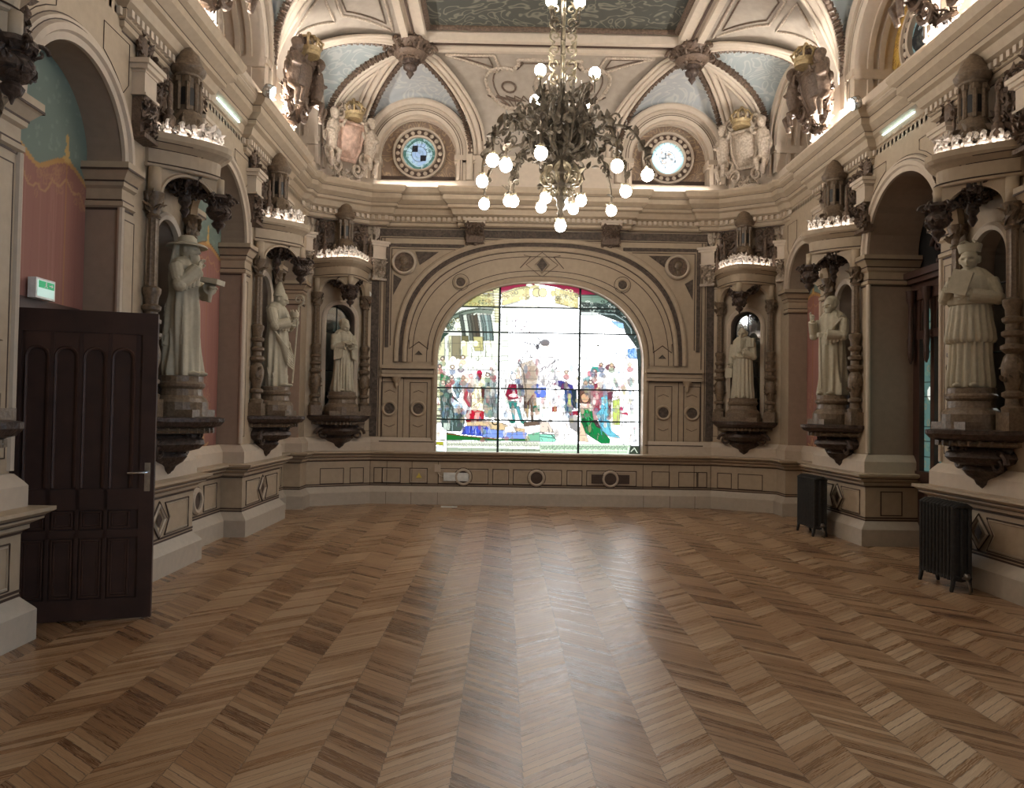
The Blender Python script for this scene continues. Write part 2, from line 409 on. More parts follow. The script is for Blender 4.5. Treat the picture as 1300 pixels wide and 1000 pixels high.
for s,nm in ((-1,'left'),(1,'right')):
    mx=-s
    b=MB();d=MB();u=MB()
    for p in PATHS[s]:
        sweep(b,p,DPL,mx); sweep(d,p,DDO,mx)
        q=list(p)
        if q[-1]==(0,13.0): q[-1]=(-1.80,13.0)
        sweep(u,q,DUP,mx)
    struct('baseboard_'+nm,b,'base'); t=trim(d,'stone'); 
    obj('upper_plinth',u,'stone2',t)
    obj('dark_line',lines(PATHS[s],[(.0555,.305),(.057,.335),(.057,.715),(.091,.775),(.151,.822)],mx),'line',t)
    # ---- main wall
    w=MB(); j=MB(); dk=MB(); mo=MB(); gl=MB(); f=side(s,PW)
    fbox(w,f,-2.6,3.2,.87,5.3,0,-.3)
    NC=[4.2,7.25,10.2] if s<0 else [4.1,7.05,10.05]
    for (a,b2),c in zip(PIERS,NC):
        arch_face(w,f,a,b2,.8,5.0,c,.28,1.52,3.05,depth=.22,jamb=j)
        arch_mold(mo,f,c,3.05,.28,.28,[(-.02,-.02),(-.02,.03),(.02,.045),(.05,.03),(.05,0)],24,legs=1.52)
        for k in (a,b2): mo.tube([f(k,1.12,-.0),f(k,3.2,-.0)],.028,8)
        # vertical panel lines on the narrow pier faces
        for k0,k1 in ((a+.05,c-.62),(c+.62,b2-.05)):
            if k1-k0>.03: rectline(dk,f,k0,k1,1.2,3.12,.008,.003)
    for i,(a,b2) in enumerate(BAYS):
        c=(a+b2)/2;hw=(b2-a)/2
        zb=0 if (s<0 and i==0) or (s>0 and i==1) else .87
        dep=.62 if (s>0 and i==1) else .32
        arch_face(w,f,a,b2,zb,5.0,c,hw,zb,3.55,depth=dep,jamb=j)
        arch_mold(mo,f,c,3.55,hw,hw,[(-.01,0),(-.01,.03),(.04,.035),(.055,.06),(.10,.06),(.115,.03),(.15,.03),(.16,0)],32)
        for dr in (.046,.118,.165): arch_mold(dk,f,c,3.55,hw,hw,[(dr,.0315 if dr<.16 else .004),(dr+.009,.0325 if dr<.16 else .004)],32)
        for g in (-1,1):  # spandrel panels follow the archivolt
            A=[(c+g*(hw+.21)*cos(t),3.55+(hw+.21)*sin(t)) for t in (.75,.9,1.05,1.2)]
            P=A+[(c+g*(hw+.21)*cos(1.2),4.6),(c+g*(hw+.06),4.6),(c+g*(hw+.06),A[0][1]+.1)]
            polyline(dk,f,[(a_,min(z_,4.6)) for a_,z_ in P],.008,.003)
    quad(w,f,12.1,12.45,.8,5.0)
    fc=cant(s)
    arch_face(w,fc,0,CL,.8,5.0,CL/2,.26,1.52,3.05,depth=.22,jamb=j)
    arch_mold(mo,fc,CL/2,3.05,.26,.26,[(-.02,-.02),(-.02,.03),(.02,.045),(.05,.03),(.05,0)],24,legs=1.52)
    rectline(dk,fc,.02,.12,1.2,3.7,.008,.003)
    # back of the bays that hold a fresco is masonry too
    for i,(a,b2) in enumerate(BAYS):
        if (s>0 and i==1): continue
        if s<0 and i==0:
            fbox(w,f,a-.2,5.12,0,4.4,-.33,-.45);fbox(w,f,6.33,b2+.2,0,4.4,-.33,-.45);fbox(w,f,5.12,6.33,2.28,4.4,-.33,-.45)
        else: fbox(w,f,a-.2,b2+.2,.8,4.6,-.33,-.45)
    wl=struct('wall_'+nm,w,'stone')
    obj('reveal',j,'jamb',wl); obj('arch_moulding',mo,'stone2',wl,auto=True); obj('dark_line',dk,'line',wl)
    # ---- dado ornament
    dk=MB();ring=MB();fd=side(s,PW-.058); fr=side(s,4.11-.058)
    def diamond(F,c):
        z=.51
        polyline(dk,F,[(c-.16,z),(c,z+.17),(c+.16,z),(c,z-.17)],.016)
        polyline(ring,F,[(c-.13,z),(c,z+.14),(c+.13,z),(c,z-.14)],.03)
        dk.add([F(c-.06,z,.01),F(c,z+.075,.01),F(c+.06,z,.01),F(c,z-.075,.01)],[(0,1,2,3)])
    def sidepanels(F,a,b2,c,inner,pointed):
        for g,e in ((-1,a),(1,b2)):
            x0=e-g*.07;x1=c+g*inner
            if abs(x0-x1)<.08: continue
            P=[(x0,.36),(x0,.66),(x1,.66)]+([(c+g*(inner+.09),.51)] if pointed else [])+[(x1,.36)]
            polyline(dk,F,P,.012)
            P=[(p+(g*-.02 if p==x0 else g*.02),z+(.02 if z<.4 else -.02 if z>.6 else 0)) for p,z in P]
            polyline(ring,F,P,.01)
    for (a,b2) in [(1.5,3.1)]+PIERS:
        c=(a+b2)/2; diamond(fd,c); sidepanels(fd,a,b2,c,.12,True)
    for i,(a,b2) in enumerate(BAYS):
        if (s<0 and i==0) or (s>0 and i==1): continue
        c=(a+b2)/2
        arch_mold(ring,fr,c,.51,.10,.10,[(0,0),(0,.03),(.03,.035),(.05,.01),(.05,0)],20,full=True)
        arch_mold(dk,fr,c,.51,.0,.0,[(0,.006),(.1,.006)],20,full=True)
        arch_mold(dk,fr,c,.51,.152,.152,[(0,.004),(.01,.004)],20,full=True)
        sidepanels(fr,a+.13,b2-.13,c,.2,False)
    if s>0:
        g=lambda a,z,o=0:Vector((a,9.44-.058-o,z)); rectline(dk,g,3.98,4.25,.36,.66,.012,.004)
    o=trim(dk,'line'); obj('raised_moulding',ring,'stone2',o)
    # ---- imposts
    im=MB();IP=[(.001,3.2),(.025,3.215),(.025,3.25),(.005,3.26),(.005,3.36),(.03,3.38),(.035,3.42),(.08,3.48),(.1,3.5),(.1,3.56),(0,3.57)]
    il=[]
    for i,(a,b2) in enumerate(BAYS):
        dx=4.47 if (s>0 and i==1) else 4.17
        il.append([(-3.85,a-.22),(-3.85,a),(-dx,a)]); 
        il.append([(-dx,b2),(-3.85,b2),(-3.85,b2+.2)])
    for p in il: sweep(im,p,IP,mx)
    o=trim(im,'stone'); obj('dark_line',lines(il,[(.006,3.262),(.036,3.42),(.1,3.5),(.003,3.192)],mx),'line',o)
    # ---- cornice
    CPATH=[(-3.85,-2.6),(-3.85,5.12),(-3.95,5.12),(-3.95,6.33),(-3.85,6.33),(-3.85,7.95),(-3.95,7.95),(-3.95,9.34),(-3.85,9.34),(-3.85,10.92),(-3.95,10.92),(-3.95,12.02),(-3.87,12.1),(-3.85,12.34),(-2.95,12.88),(-2.66,12.9),(-2.66,13.0),(-1.42,13.0),(-1.42,12.91),(0,12.91)]
    cw=MB(); sweep(cw,CPATH,[(-.2,4.66),(.0,4.66),(.04,4.68),(.04,4.73),(.06,4.74),(.06,4.82),(.12,4.85),(.13,4.88),(.15,4.93),(.2,4.95),(.2,5.0),(.28,5.06),(.28,5.14),(.33,5.17),(.36,5.23),(.36,5.26),(-.2,5.28)],mx)
    o=trim(cw,'stone',auto=True)
    dn=MB()
    for (p,q),nn in zip(zip(offs(CPATH,.06),offs(CPATH,.06)[1:]),normals2(CPATH)):
        Ls=math.hypot(q[0]-p[0],q[1]-p[1]); k=int(Ls/.085)
        if p[1]<2.5 and q[1]<5.3: p=(p[0],2.5);Ls=q[1]-2.5;k=int(Ls/.085)
        for m in range(k):
            t=(m+.5)/k; x=p[0]+(q[0]-p[0])*t;y=p[1]+(q[1]-p[1])*t
            dn.obox((mx*(x+nn[0]*.02),y+nn[1]*.02,4.785),.045,.04,.062,ax=(mx*-nn[1],nn[0],0),ay=(mx*nn[0],nn[1],0))
    dd=obj('dentils',dn,'stone2',o)
    obj('dark_line',lines([CPATH],[(.0,4.655),(.04,4.735),(.061,4.825),(.151,4.945),(.201,5.005),(.281,5.145)],mx),'line',o)
# ---- end wall
w=MB();j=MB();mo=MB();dk=MB();db=MB()
HW,RI,ZS,ZB=1.76,1.41,2.38,.83
EXP[0]=-1
arch_face(w,endf,-2.88,2.88,.8,5.0,-.03,HW,ZB,ZS,RI,depth=.34,n=48,jamb=j)
wb=struct('wall_back',w,'stone')
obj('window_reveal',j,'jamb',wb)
cx=-.03
arch_mold(mo,endf,cx,ZS,HW,RI,[(-.02,-.03),(-.02,.045),(.03,.06),(.06,.045),(.07,.03)],56,legs=.88)
arch_mold(mo,endf,cx,ZS,HW,RI,[(.07,.02),(.5,.02)],56)
arch_mold(mo,endf,cx,ZS,HW,RI,[(.5,.02),(.5,.05),(.54,.06),(.57,.05),(.57,.02)],56)
arch_mold(mo,endf,cx,ZS,HW,RI,[(.64,.02),(.64,.05),(.68,.06),(.71,.05),(.71,0)],56)
for dr,wd in ((.07,.012),(.16,.012),(.40,.012),(.485,.012),(.60,.010)):
    arch_mold(dk,endf,cx,ZS,HW,RI,[(dr,.024),(dr+wd,.024)],56)
arch_mold(db,endf,cx,ZS,HW,RI,[(.575,.022),(.64,.022)],56)
arch_mold(dk,endf,cx,ZS,HW,RI,[(.71,.006),(.722,.006)],56)
EXP[0]=2.0
for s in (-1,1):
    # outer dark ornament band, inner dotted band
    a0,a1=sorted((s*2.90,s*2.775)); fbox(db,endf,a0,a1,1.12,4.63,0,.02)
    a0,a1=sorted((s*2.665,s*2.605)); fbox(db,endf,a0,a1,2.62,4.38,0,.02)
    a0,a1=sorted((s*2.665,s*1.35)); fbox(db,endf,a0,a1,4.325,4.38,0,.02)
    for k in (2.76,2.70,2.58): a0,a1=sorted((s*k,s*(k-.012)));fbox(dk,endf,a0,a1,1.12 if k>2.6 else 2.65,4.48 if k>2.6 else 4.3,0,.01)
    a0,a1=sorted((s*2.58,s*1.5));fbox(dk,endf,a0,a1,4.29,4.30,0,.01)
    db.add([endf(s*2.18,4.25,.012),endf(s*1.78,4.25,.012),endf(s*2.10,4.02,.012)],[(0,1,2)])
    db.add([endf(s*2.54,3.86,.012),endf(s*2.54,3.5,.012),endf(s*2.40,3.78,.012)],[(0,1,2)])
    # impost of the arch
    a0,a1=sorted((s*1.72-.03*(1),s*2.70))
    a0,a1=(-2.70,-1.80) if s<0 else (1.74,2.70)
    fbox(mo,endf,a0,a1,2.26,2.32,0,.10);fbox(mo,endf,a0,a1,2.18,2.26,0,.05);fbox(mo,endf,a0,a1,2.12,2.17,0,.08)
    fbox(dk,endf,a0,a1,2.245,2.26,0,.055);fbox(dk,endf,a0,a1,2.165,2.18,0,.055);fbox(dk,endf,a0,a1,2.10,2.118,0,.01)
    mo.lathe([(0,1.93),(.02,1.95),(.035,1.99),(.03,2.02),(.06,2.06),(.08,2.12)],endf(s*2.45,0,.05),10)
    # twin panels with round plaques
    for x0,x1 in ((-2.71,-2.42),(-2.23,-1.93)):
        if s>0: x0,x1=-x1-.02,-x0-.02
        rectline(dk,endf,x0,x1,1.09,2.04,.012,.006); rectline(mo,endf,x0+.03,x1-.03,1.12,2.01,.014,.012)
        c=(x0+x1)/2
        arch_mold(mo,endf,c,1.59,.09,.09,[(0,0),(0,.03),(.025,.04),(.045,.02),(.045,0)],24,full=True)
        arch_mold(db,endf,c,1.59,0,0,[(0,.014),(.09,.012)],24,full=True)
        polyline(dk,endf,[(c-.09,1.86),(c,1.9),(c+.09,1.86)],.008,closed=False);polyline(dk,endf,[(c-.09,1.32),(c,1.28),(c+.09,1.32)],.008,closed=False)
    x=s*2.325-.01; fbox(dk,endf,x-.005,x+.005,1.06,2.1,0,.006)
    fbox(dk,endf,*( (-1.86,-1.85) if s<0 else (1.80,1.81)),1.06,2.1,0,.006)
    a0,a1=(-2.72,-1.80) if s<0 else (1.74,2.72); fbox(dk,endf,a0,a1,1.03,1.045,0,.08)
    # pointed foot of the archivolt panel
    X=s*2.06-.03
    polyline(dk,endf,[(X-.16,2.75),(X-.16,2.6),(X,2.72),(X+.16,2.6),(X+.16,2.75)],.014,.03,False)
    db.add([endf(X-.07,2.5,.026),endf(X+.07,2.5,.026),endf(X,2.57,.026)],[(0,1,2)])
fbox(db,endf,-2.90,2.90,4.505,4.63,0,.02)
fbox(dk,endf,-2.76,2.76,4.475,4.487,0,.01)
# crown: lozenge in a lens frame; two little roundels
polyline(dk,endf,[(-.40,4.0),(-.22,4.20),(-.34,4.22)],.012,.03,False);polyline(dk,endf,[(.34,4.0),(.16,4.20),(.28,4.22)],.012,.03,False)
zc=4.06
polyline(dk,endf,[(-.30,zc),(-.03,zc+.21),(.24,zc),(-.03,zc-.21)],.012,.03)
polyline(mo,endf,[(-.15,zc),(-.03,zc+.14),(.09,zc),(-.03,zc-.14)],.03,.03)
db.add([endf(-.12,zc,.04),endf(-.03,zc+.115,.04),endf(.06,zc,.04),endf(-.03,zc-.115,.04)],[(0,1,2,3)])
for X,Z in ((-1.40,3.74),(1.34,3.74)):
    arch_mold(mo,endf,X,Z,.075,.075,[(0,.02),(0,.05),(.02,.06),(.04,.05),(.04,.02)],20,full=True)
    arch_mold(db,endf,X,Z,0,0,[(0,.045),(.075,.03)],16,full=True)
    arch_mold(dk,endf,X,Z,.135,.135,[(0,.026),(.01,.026)],20,full=True)
obj('arch_moulding',mo,'stone',wb,auto=True);obj('dark_line',dk,'line',wb);obj('ornament_band',db,'dband',wb)
# canted corner back and end dado ornaments
dk=MB();rg=MB();F=lambda a,z,o=0:endf(a,z,o+.056)
def ux(u): return -.642+(u-637.7)*.01325
for a,b2 in ((485,509),(520,543),(556,620),(625,646),(651,713),(719,739),(744,808)): 
    rectline(dk,F,ux(a),ux(b2),.34,.60,.012,.004);rectline(rg,F,ux(a)+.02,ux(b2)-.02,.36,.58,.01,.008)
for a,b2 in ((485,509),(520,543)): rectline(dk,F,-ux(b2)-.03,-ux(a)-.03,.34,.60,.012,.004)
for s in (-1,1):
    rectline(dk,F,*sorted((s*2.80,s*2.64)),.34,.60,.012,.004)
    G=cant(s);H=lambda a,z,o=0:G(a,z,o+.056)
    rectline(dk,H,.12,.36,.34,.60,.012,.004);rectline(dk,H,.46,.86,.34,.60,.012,.004)
    for k in (2.86,2.58,2.16,1.72): fbox(dk,F,s*k-.004,s*k+.004,.30,.72,0,.004)
    for k in (2.86,2.58,2.16,1.72): 
        q=lambda a,z,o=0:endf(a,z,o+.13); fbox(dk,q,s*k-.003,s*k+.003,.0,.2,0,.002)
for X in (-1.30,-.07,1.17):
    arch_mold(rg,F,X,.46,.10,.10,[(0,0),(0,.035),(.02,.045),(.04,.03),(.045,0)],24,full=True)
    arch_mold(dk,F,X,.46,0,0,[(0,.02),(.05,.012),(.1,.008)],20,full=True)
    arch_mold(dk,F,X,.46,.147,.147,[(0,.004),(.01,.004)],24,full=True)
o=trim(dk,'line');obj('raised_moulding',rg,'stone2',o,auto=True)
# rear wall behind the viewer with tall windows
mb=MB();mb.box(-4.6,4.6,-2.9,-2.7,0,7.4);struct('wall_front',mb,'stone')
for k,y in enumerate((-1.4,.4,2.2)):
    mb=MB();mb.box(3.80,3.86,y-.62,y+.62,1.25,3.95)
    wn=MB();wn.box(3.78,3.80,y-.55,y+.55,1.32,3.88);o=struct('window_%d'%(k+6),mb,'wood');obj('pane',wn,'daylight',o)

# ================================================================== UPPER WALLS AND VAULT
ceil=MB();ceil.box(-4.6,4.6,-2.8,13.6,7.42,7.5);CE=struct('ceiling',ceil,'cove')
UP=3.68
def bez(A,B,s,k1=.62,k2=.55):
    A=Vector(A);B=Vector(B);H=Vector((B.x-A.x,B.y-A.y,0));dz=B.z-A.z
    P1=A+Vector((0,0,dz*k1));P2=B-H*k2-Vector((0,0,dz*.04))
    m=1-s; return A*m**3+P1*3*m*m*s+P2*3*m*s*s+B*s**3
LUN=[]
endu=lambda a,z,o=0:Vector((a,12.95-o,z))
for s in (-1,1):
    LUN.append((endu,-2.17 if s<0 else 2.13,.68,Vector((s*2.14,11.6,7.12)),s,'end'))
    f=side(s,UP)
    LUN.append((f,11.48,.70,Vector((s*2.14,11.6,7.12)),s,'b2'))
    LUN.append((f,8.65,.80,Vector((s*2.14,8.65,7.12)),s,'b1'))
    LUN.append((f,5.72,.80,Vector((s*2.14,5.72,7.12)),s,'b0'))
ZL=5.90
glassn=[1]
def oculus_paint(kind):
    P=Paint(-50,-50,50,50,1.0,srgb(120,160,160)[:3]); r=random.Random(len(kind)+3)
    if kind=='L':
        P.ell(0,0,50,50,(60,110,100));P.ell(0,0,40,40,(150,190,205));P.poly([(-20,-30),(20,-34),(24,26),(0,38),(-22,26)],(120,160,205))
        P.poly([(-22,-26),(-4,-26),(-4,-6),(-22,-6)],(22,24,34));P.ell(-13,-16,4,5,(190,180,150));P.poly([(4,4),(22,4),(22,22),(4,22)],(22,24,34));P.ell(13,13,4,5,(190,180,150))
        for k in range(60): P.ell(r.uniform(-45,45),r.uniform(-45,45),r.uniform(2,6),r.uniform(2,6),r.choice([(40,90,70),(120,170,150),(60,120,130),(170,200,210)]),.6)
        P.poly([(-20,-30),(20,-34),(24,26),(0,38),(-22,26)],(140,175,215),.5)
        P.poly([(-22,-26),(-4,-26),(-4,-6),(-22,-6)],(22,24,34));P.poly([(4,4),(22,4),(22,22),(4,22)],(22,24,34))
    elif kind=='R':
        P.ell(0,0,50,50,(150,205,225));P.ell(0,0,42,42,(236,244,250));P.ell(0,0,30,30,(200,222,236))
        for k in range(70): P.ell(r.gauss(0,12),r.gauss(0,12),r.uniform(2,6),r.uniform(1,5),r.choice([(60,80,90),(120,140,150),(240,240,240),(150,130,110)]),.8)
    else:
        P.ell(0,0,50,50,(40,44,46))
        for k in range(40): P.ell(r.gauss(0,20),r.gauss(0,20),r.uniform(3,10),r.uniform(3,10),r.choice([(30,32,34),(70,74,70),(150,160,160),(50,56,50)]),.8)
    g_=P.C[...,:3].mean(axis=2,keepdims=True);P.C[...,:3]=g_+(P.C[...,:3]-g_)*.7;P.C[...,:3]*=1.1 if kind=='R' else (.6 if kind=='L' else .35)
    a=np.abs(np.hypot(P.U,P.V)%12)<.8; P.C[a,:3]*=.5
    return P
for (f,c,R,ap,s,kd) in LUN:
    w=MB();j=MB();mo=MB();dk=MB();web=MB();rib=MB();rdk=MB();gar=MB();sill=MB()
    dep=.30 if kd=='end' else .46
    if kd=='end': a0,a1=((-3.35,-.02) if s<0 else (-.02,3.35))
    else: a0,a1={'b2':(10.07,12.55),'b1':(7.18,10.07),'b0':(4.3,7.18)}[kd]
    arch_face(w,f,a0,a1,5.2,ZL+R+.22,c,R,5.44,ZL,depth=dep,jamb=j,n=32)
    arch_mold(mo,f,c,ZL,R,R,[(-.01,-.03),(-.01,.02),(.04,.05),(.08,.05),(.08,.03),(.15,.03),(.16,.07),(.22,.09),(.25,.09),(.27,.0)],36,legs=5.46)
    for dr,o in ((.045,.052),(.085,.032),(.15,.035),(.272,.004)): arch_mold(dk,f,c,ZL,R,R,[(dr,o),(dr+.01,o)],36,legs=5.46)
    # stepped inner reveal
    for k in (.3,.6): arch_mold(mo,f,c,ZL,R,R,[(0,-dep*k),(-.04,-dep*k),(-.04,-dep*(k+.14)),(0,-dep*(k+.14))],36,legs=5.46)
    # impost of the reveal
    for g in (-1,1):
        x=c+g*R; a,b2=sorted((x-g*.05,x+g*.30)); fbox(mo,f,a,b2,5.80,5.88,-dep,.06); fbox(mo,f,a+.02*0,b2,5.76,5.80,-dep,.03)
    fbox(sill,f,c-R-.02,c+R+.02,5.20,5.30,-dep,.08);fbox(sill,f,c-R,c+R,5.30,5.44,-dep,-.06);fbox(sill,f,c-R-.01,c+R+.01,5.42,5.46,-dep,-.01)
    fbox(dk,f,c-R,c+R,5.46,5.60,-dep,-dep+.04)
    W=struct('wall_upper_'+{'end':'back'}.get(kd,'left' if s<0 else 'right'),w,'stone2')
    obj('reveal',j,'stone2',W);obj('arch_moulding',mo,'stone2',W,auto=True);obj('dark_line',dk,'line',W);obj('sill',sill,'stone2',W)
    fb=lambda a,z,o=0,f=f,dep=dep:f(a,z,o-dep)
    t=MB();fbox(t,fb,c-R-.05,c+R+.05,5.4,ZL+R+.05,0,-.05)
    obj('tympanum',t,'mosaic' if kd=='b1' and s>0 else 'tymp',W)
    # oculus window
    rg=MB();zo=5.99
    arch_mold(rg,fb,c,zo,.28,.28,[(0,-.0),(0,.09),(.03,.10),(.04,.06),(.13,.05),(.14,.10),(.17,.10),(.18,0)],40,full=True)
    rd=MB();arch_mold(rd,fb,c,zo,.325,.325,[(0,.068),(.08,.068)],40,full=True)
    for k in range(20):
        an=2*PI*k/20; rg.ell(fb(c+.365*cos(an),zo+.365*sin(an),.06),.04,.03,.04,2)
    glassn[0]+=1
    o=struct('window_%d'%(glassn[0]+8),rg,'stone2',auto=True)
    obj('ring_groove',rd,'line',o);P=oculus_paint({'end':'L' if s<0 else 'R'}.get(kd,'D')); 
    g,C=P.mesh(lambda u,v:fb(c+.283*u/50*math.sqrt(max(0,1-(v/50)**2/2)),zo-.283*v/50*math.sqrt(max(0,1-(u/50)**2/2)),.03)); obj('stained_pane',g,'glass_art2',o,cols=C)
    lc=MB()
    for k in range(8):
        an=PI*k/8+.2; lc.tube([fb(c+.13*cos(an),zo+.13*sin(an),.034),fb(c+.28*cos(an),zo+.28*sin(an),.034)],.003,4)
    lc.tube([fb(c+.13*cos(2*PI*k/20),zo+.13*sin(2*PI*k/20),.034) for k in range(20)],.003,4,closed=True)
    obj('lead_came',lc,'lead',o)
    # web over the lunette
    RO=R+.27
    A=lambda th:f(c-RO*cos(th),ZL+RO*sin(th),.0)
    web.grid(lambda u,v:bez(A(PI*u),ap,v),24,14)
    obj('vault_web',web,'web' if kd=='end' else 'webdark',CE,smooth=True)
    # ribs along the two edges of the web
    cen=bez(A(PI/2),ap,.4)
    for th in (0,PI):
        pts=[bez(A(th),ap,i/18) for i in range(19)]
        def sh(d,dz,lo=0,hi=19):
            out=[]
            for i,p in enumerate(pts):
                t=pts[min(i+1,18)]-pts[max(i-1,0)]; m=(cen-p); m-=t*(m.dot(t)/max(1e-9,t.dot(t))); m.normalize(); n=t.cross(m).normalized()
                if n.z>0: n=-n
                taper=min(1,(18-i)/4+.25)
                out.append(p+m*d*taper+n*dz)
            return out[lo:hi]
        rib.tube(sh(-.10,.02),.055,6);rib.tube(sh(-.02,.05),.035,6);rib.tube(sh(-.19,.02),.03,6);rdk.tube(sh(-.045,.012),.022,5);rdk.tube(sh(-.155,.0),.02,5)
        gr=random.Random(int(c*10)+int(th))
        q=sh(.06,.045); Q=[]
        for a,b2 in zip(q,q[1:]): Q+= [a.lerp(b2,k/6) for k in range(6)]
        gar.tube(Q,lambda t:.042+.014*sin(t*330)+.008*sin(t*171),6)
        for p in Q[::2]: gar.leaf(p,.038,gr)
    obj('vault_rib',rib,'stone2',CE,smooth=True);obj('rib_groove',rdk,'line',CE,smooth=True);obj('rib_garland',gar,'carved2',CE,auto=True)
def rp(f,c,RO,g,ap): 
    A=f(c+g*RO,ZL,0); return lambda t:bez(A,ap,t)
def cove(ra,rb,name='cove_panel',ornament=None,mat='cove'):
    mb=MB();mb.grid(lambda u,v:ra(v).lerp(rb(v),u),12,18);o=obj(name,mb,mat,CE,smooth=True)
    if ornament:
        m=MB();dk=MB()
        Sf=lambda t,v:ra(v).lerp(rb(v),t)
        def curve(pts,th,mm,closed=True,off=.0):
            P=[]
            for a,b2 in zip(pts,pts[1:]+([pts[0]] if closed else [])): P+=[(a[0]+(b2[0]-a[0])*k/5,a[1]+(b2[1]-a[1])*k/5) for k in range(5)]
            if not closed:P.append(pts[-1])
            mm.tube([Sf(*p)-Vector((0,0,.012)) for p in P],th,6,closed=closed)
        ornament(curve,m,dk,Sf)
        obj('relief_moulding',m,'carvelight',o,smooth=True);obj('relief_line',dk,'carved2',o,smooth=True)
    return o
def orn_center(curve,m,dk,Sf):
    for g in (-1,1):
        T=lambda x:.5+g*x
        curve([(T(.41),.90),(T(.22),.90),(T(.22),.79),(T(.235),.72)],.022,m,False); curve([(T(.41),.90),(T(.235),.72)],.022,m,False)
        curve([(T(.37),.88),(T(.245),.88),(T(.245),.77)],.012,dk)
        # lobe
        L=[(T(.13),.86),(T(.13),.81)]+[(T(.20+.115*cos(a)),.58+.19*sin(a)) for a in [PI*.62-i*PI*1.24/12 for i in range(13)]]+[(T(.12),.40),(T(.13),.22),(T(.05),.12),(T(0),.10)]
        curve(L,.028,m,False); curve([(x+(.5-x)*.12,y) for x,y in L],.012,dk,False)
        for i in range(26):
            k=i/25*(len(L)-5)+1;a=L[int(k)];b2=L[min(int(k)+1,len(L)-1)];fr=k-int(k);p=Sf(a[0]+(b2[0]-a[0])*fr,a[1]+(b2[1]-a[1])*fr);m.ell(p-Vector((0,0,.03)),.028,.028,.028,1)
        curve([(T(.2+.035*cos(2*PI*i/12)),.58+.05*sin(2*PI*i/12)) for i in range(12)],.018,dk)
        for i in range(5): curve([(T(.10+.03*i),.30+.02*i),(T(.16+.02*i),.42),(T(.13+.05*i),.5),(T(.1+.02*i),.45)],.011,dk,False)
        # scrolls of the cartouche below
        m.scroll(Sf(T(.14),.34)-Vector((0,.03,.03)),.16,1.2,.035,sgn=g,start=PI/2)
    curve([(.37,.86),(.63,.86)],.028,m,False);curve([(.38,.82),(.62,.82)],.012,dk,False)
    curve([(.5+.06*cos(2*PI*i/16),.62+.10*sin(2*PI*i/16)) for i in range(16)],.03,m)
def orn_small(curve,m,dk,Sf):
    curve([(.12,.92),(.88,.92),(.66,.66),(.34,.66)],.02,m); curve([(.2,.89),(.8,.89),(.62,.69),(.38,.69)],.012,dk)
    curve([(.28,.6),(.72,.6),(.5,.3)],.018,m)
E={}
for (f,c,R,ap,s,kd) in LUN: E[(s,kd)]=(f,c,R+.27,ap)
def R_(s,k,g): f,c,RO,ap=E[(s,k)]; return rp(f,c,RO,g,ap)
cove(R_(-1,'end',1),R_(1,'end',-1),ornament=orn_center)
for s in (-1,1):
    cove(R_(s,'end',s),R_(s,'b2',1),'corner_cove')
    cove(R_(s,'b2',-1),R_(s,'b1',1),ornament=orn_small); cove(R_(s,'b1',-1),R_(s,'b0',1),ornament=orn_small)
    f0=R_(s,'b0',-1); cove(f0,lambda v,f0=f0:Vector((f0(v).x,-2.7,f0(v).z)))
    # corner masonry between end and side upper walls
    mb=MB();mb.add([Vector((s*3.12,12.95,5.2)),Vector((s*3.68,12.42,5.2)),Vector((s*3.68,12.42,5.95)),Vector((s*3.12,12.95,5.95))],[(0,1,2,3)])
    mb.box(*sorted((s*3.68,s*4.4)),-2.7,4.3,5.2,6.2)
    obj('corner_masonry',mb,'stone2',CE)
# flat of the ceiling: beams and dark painted canvas
mb=MB();dk=MB()
def beam(x0,x1,y0,y1):
    mb.box(x0,x1,y0,y1,7.12,7.42)
for (x0,x1,y0,y1) in ((-2.22,2.22,11.38,11.70),(-2.22,-1.92,-2.7,11.4),(1.92,2.22,-2.7,11.4)): beam(x0,x1,y0,y1)
mb.box(-2.2,2.2,11.62,11.70,7.06,7.12);mb.box(-1.95,1.95,11.34,11.42,7.08,7.2)
for s in (-1,1): mb.box(*sorted((s*2.14,s*2.24)),-2.7,11.65,7.06,7.12); mb.box(*sorted((s*1.88,s*1.96)),-2.7,11.4,7.08,7.2)
dk.box(-1.86,1.86,11.52,11.55,7.10,7.13)
for s in (-1,1): dk.box(*sorted((s*2.05,s*2.08)),-2.7,11.5,7.10,7.13)
o=obj('ceiling_beam',mb,'stone2',CE);obj('dark_line',dk,'line',CE)
cv=MB();cv.box(-1.92,1.92,-2.7,11.38,7.28,7.32);obj('painted_canvas',cv,'ceil',CE)
fr=MB();fr.tube([(-1.86,-2.6,7.25),(-1.86,11.30,7.25),(1.86,11.30,7.25),(1.86,-2.6,7.25)],lambda t:.05,6);obj('canvas_frame',fr,'carved2',CE)
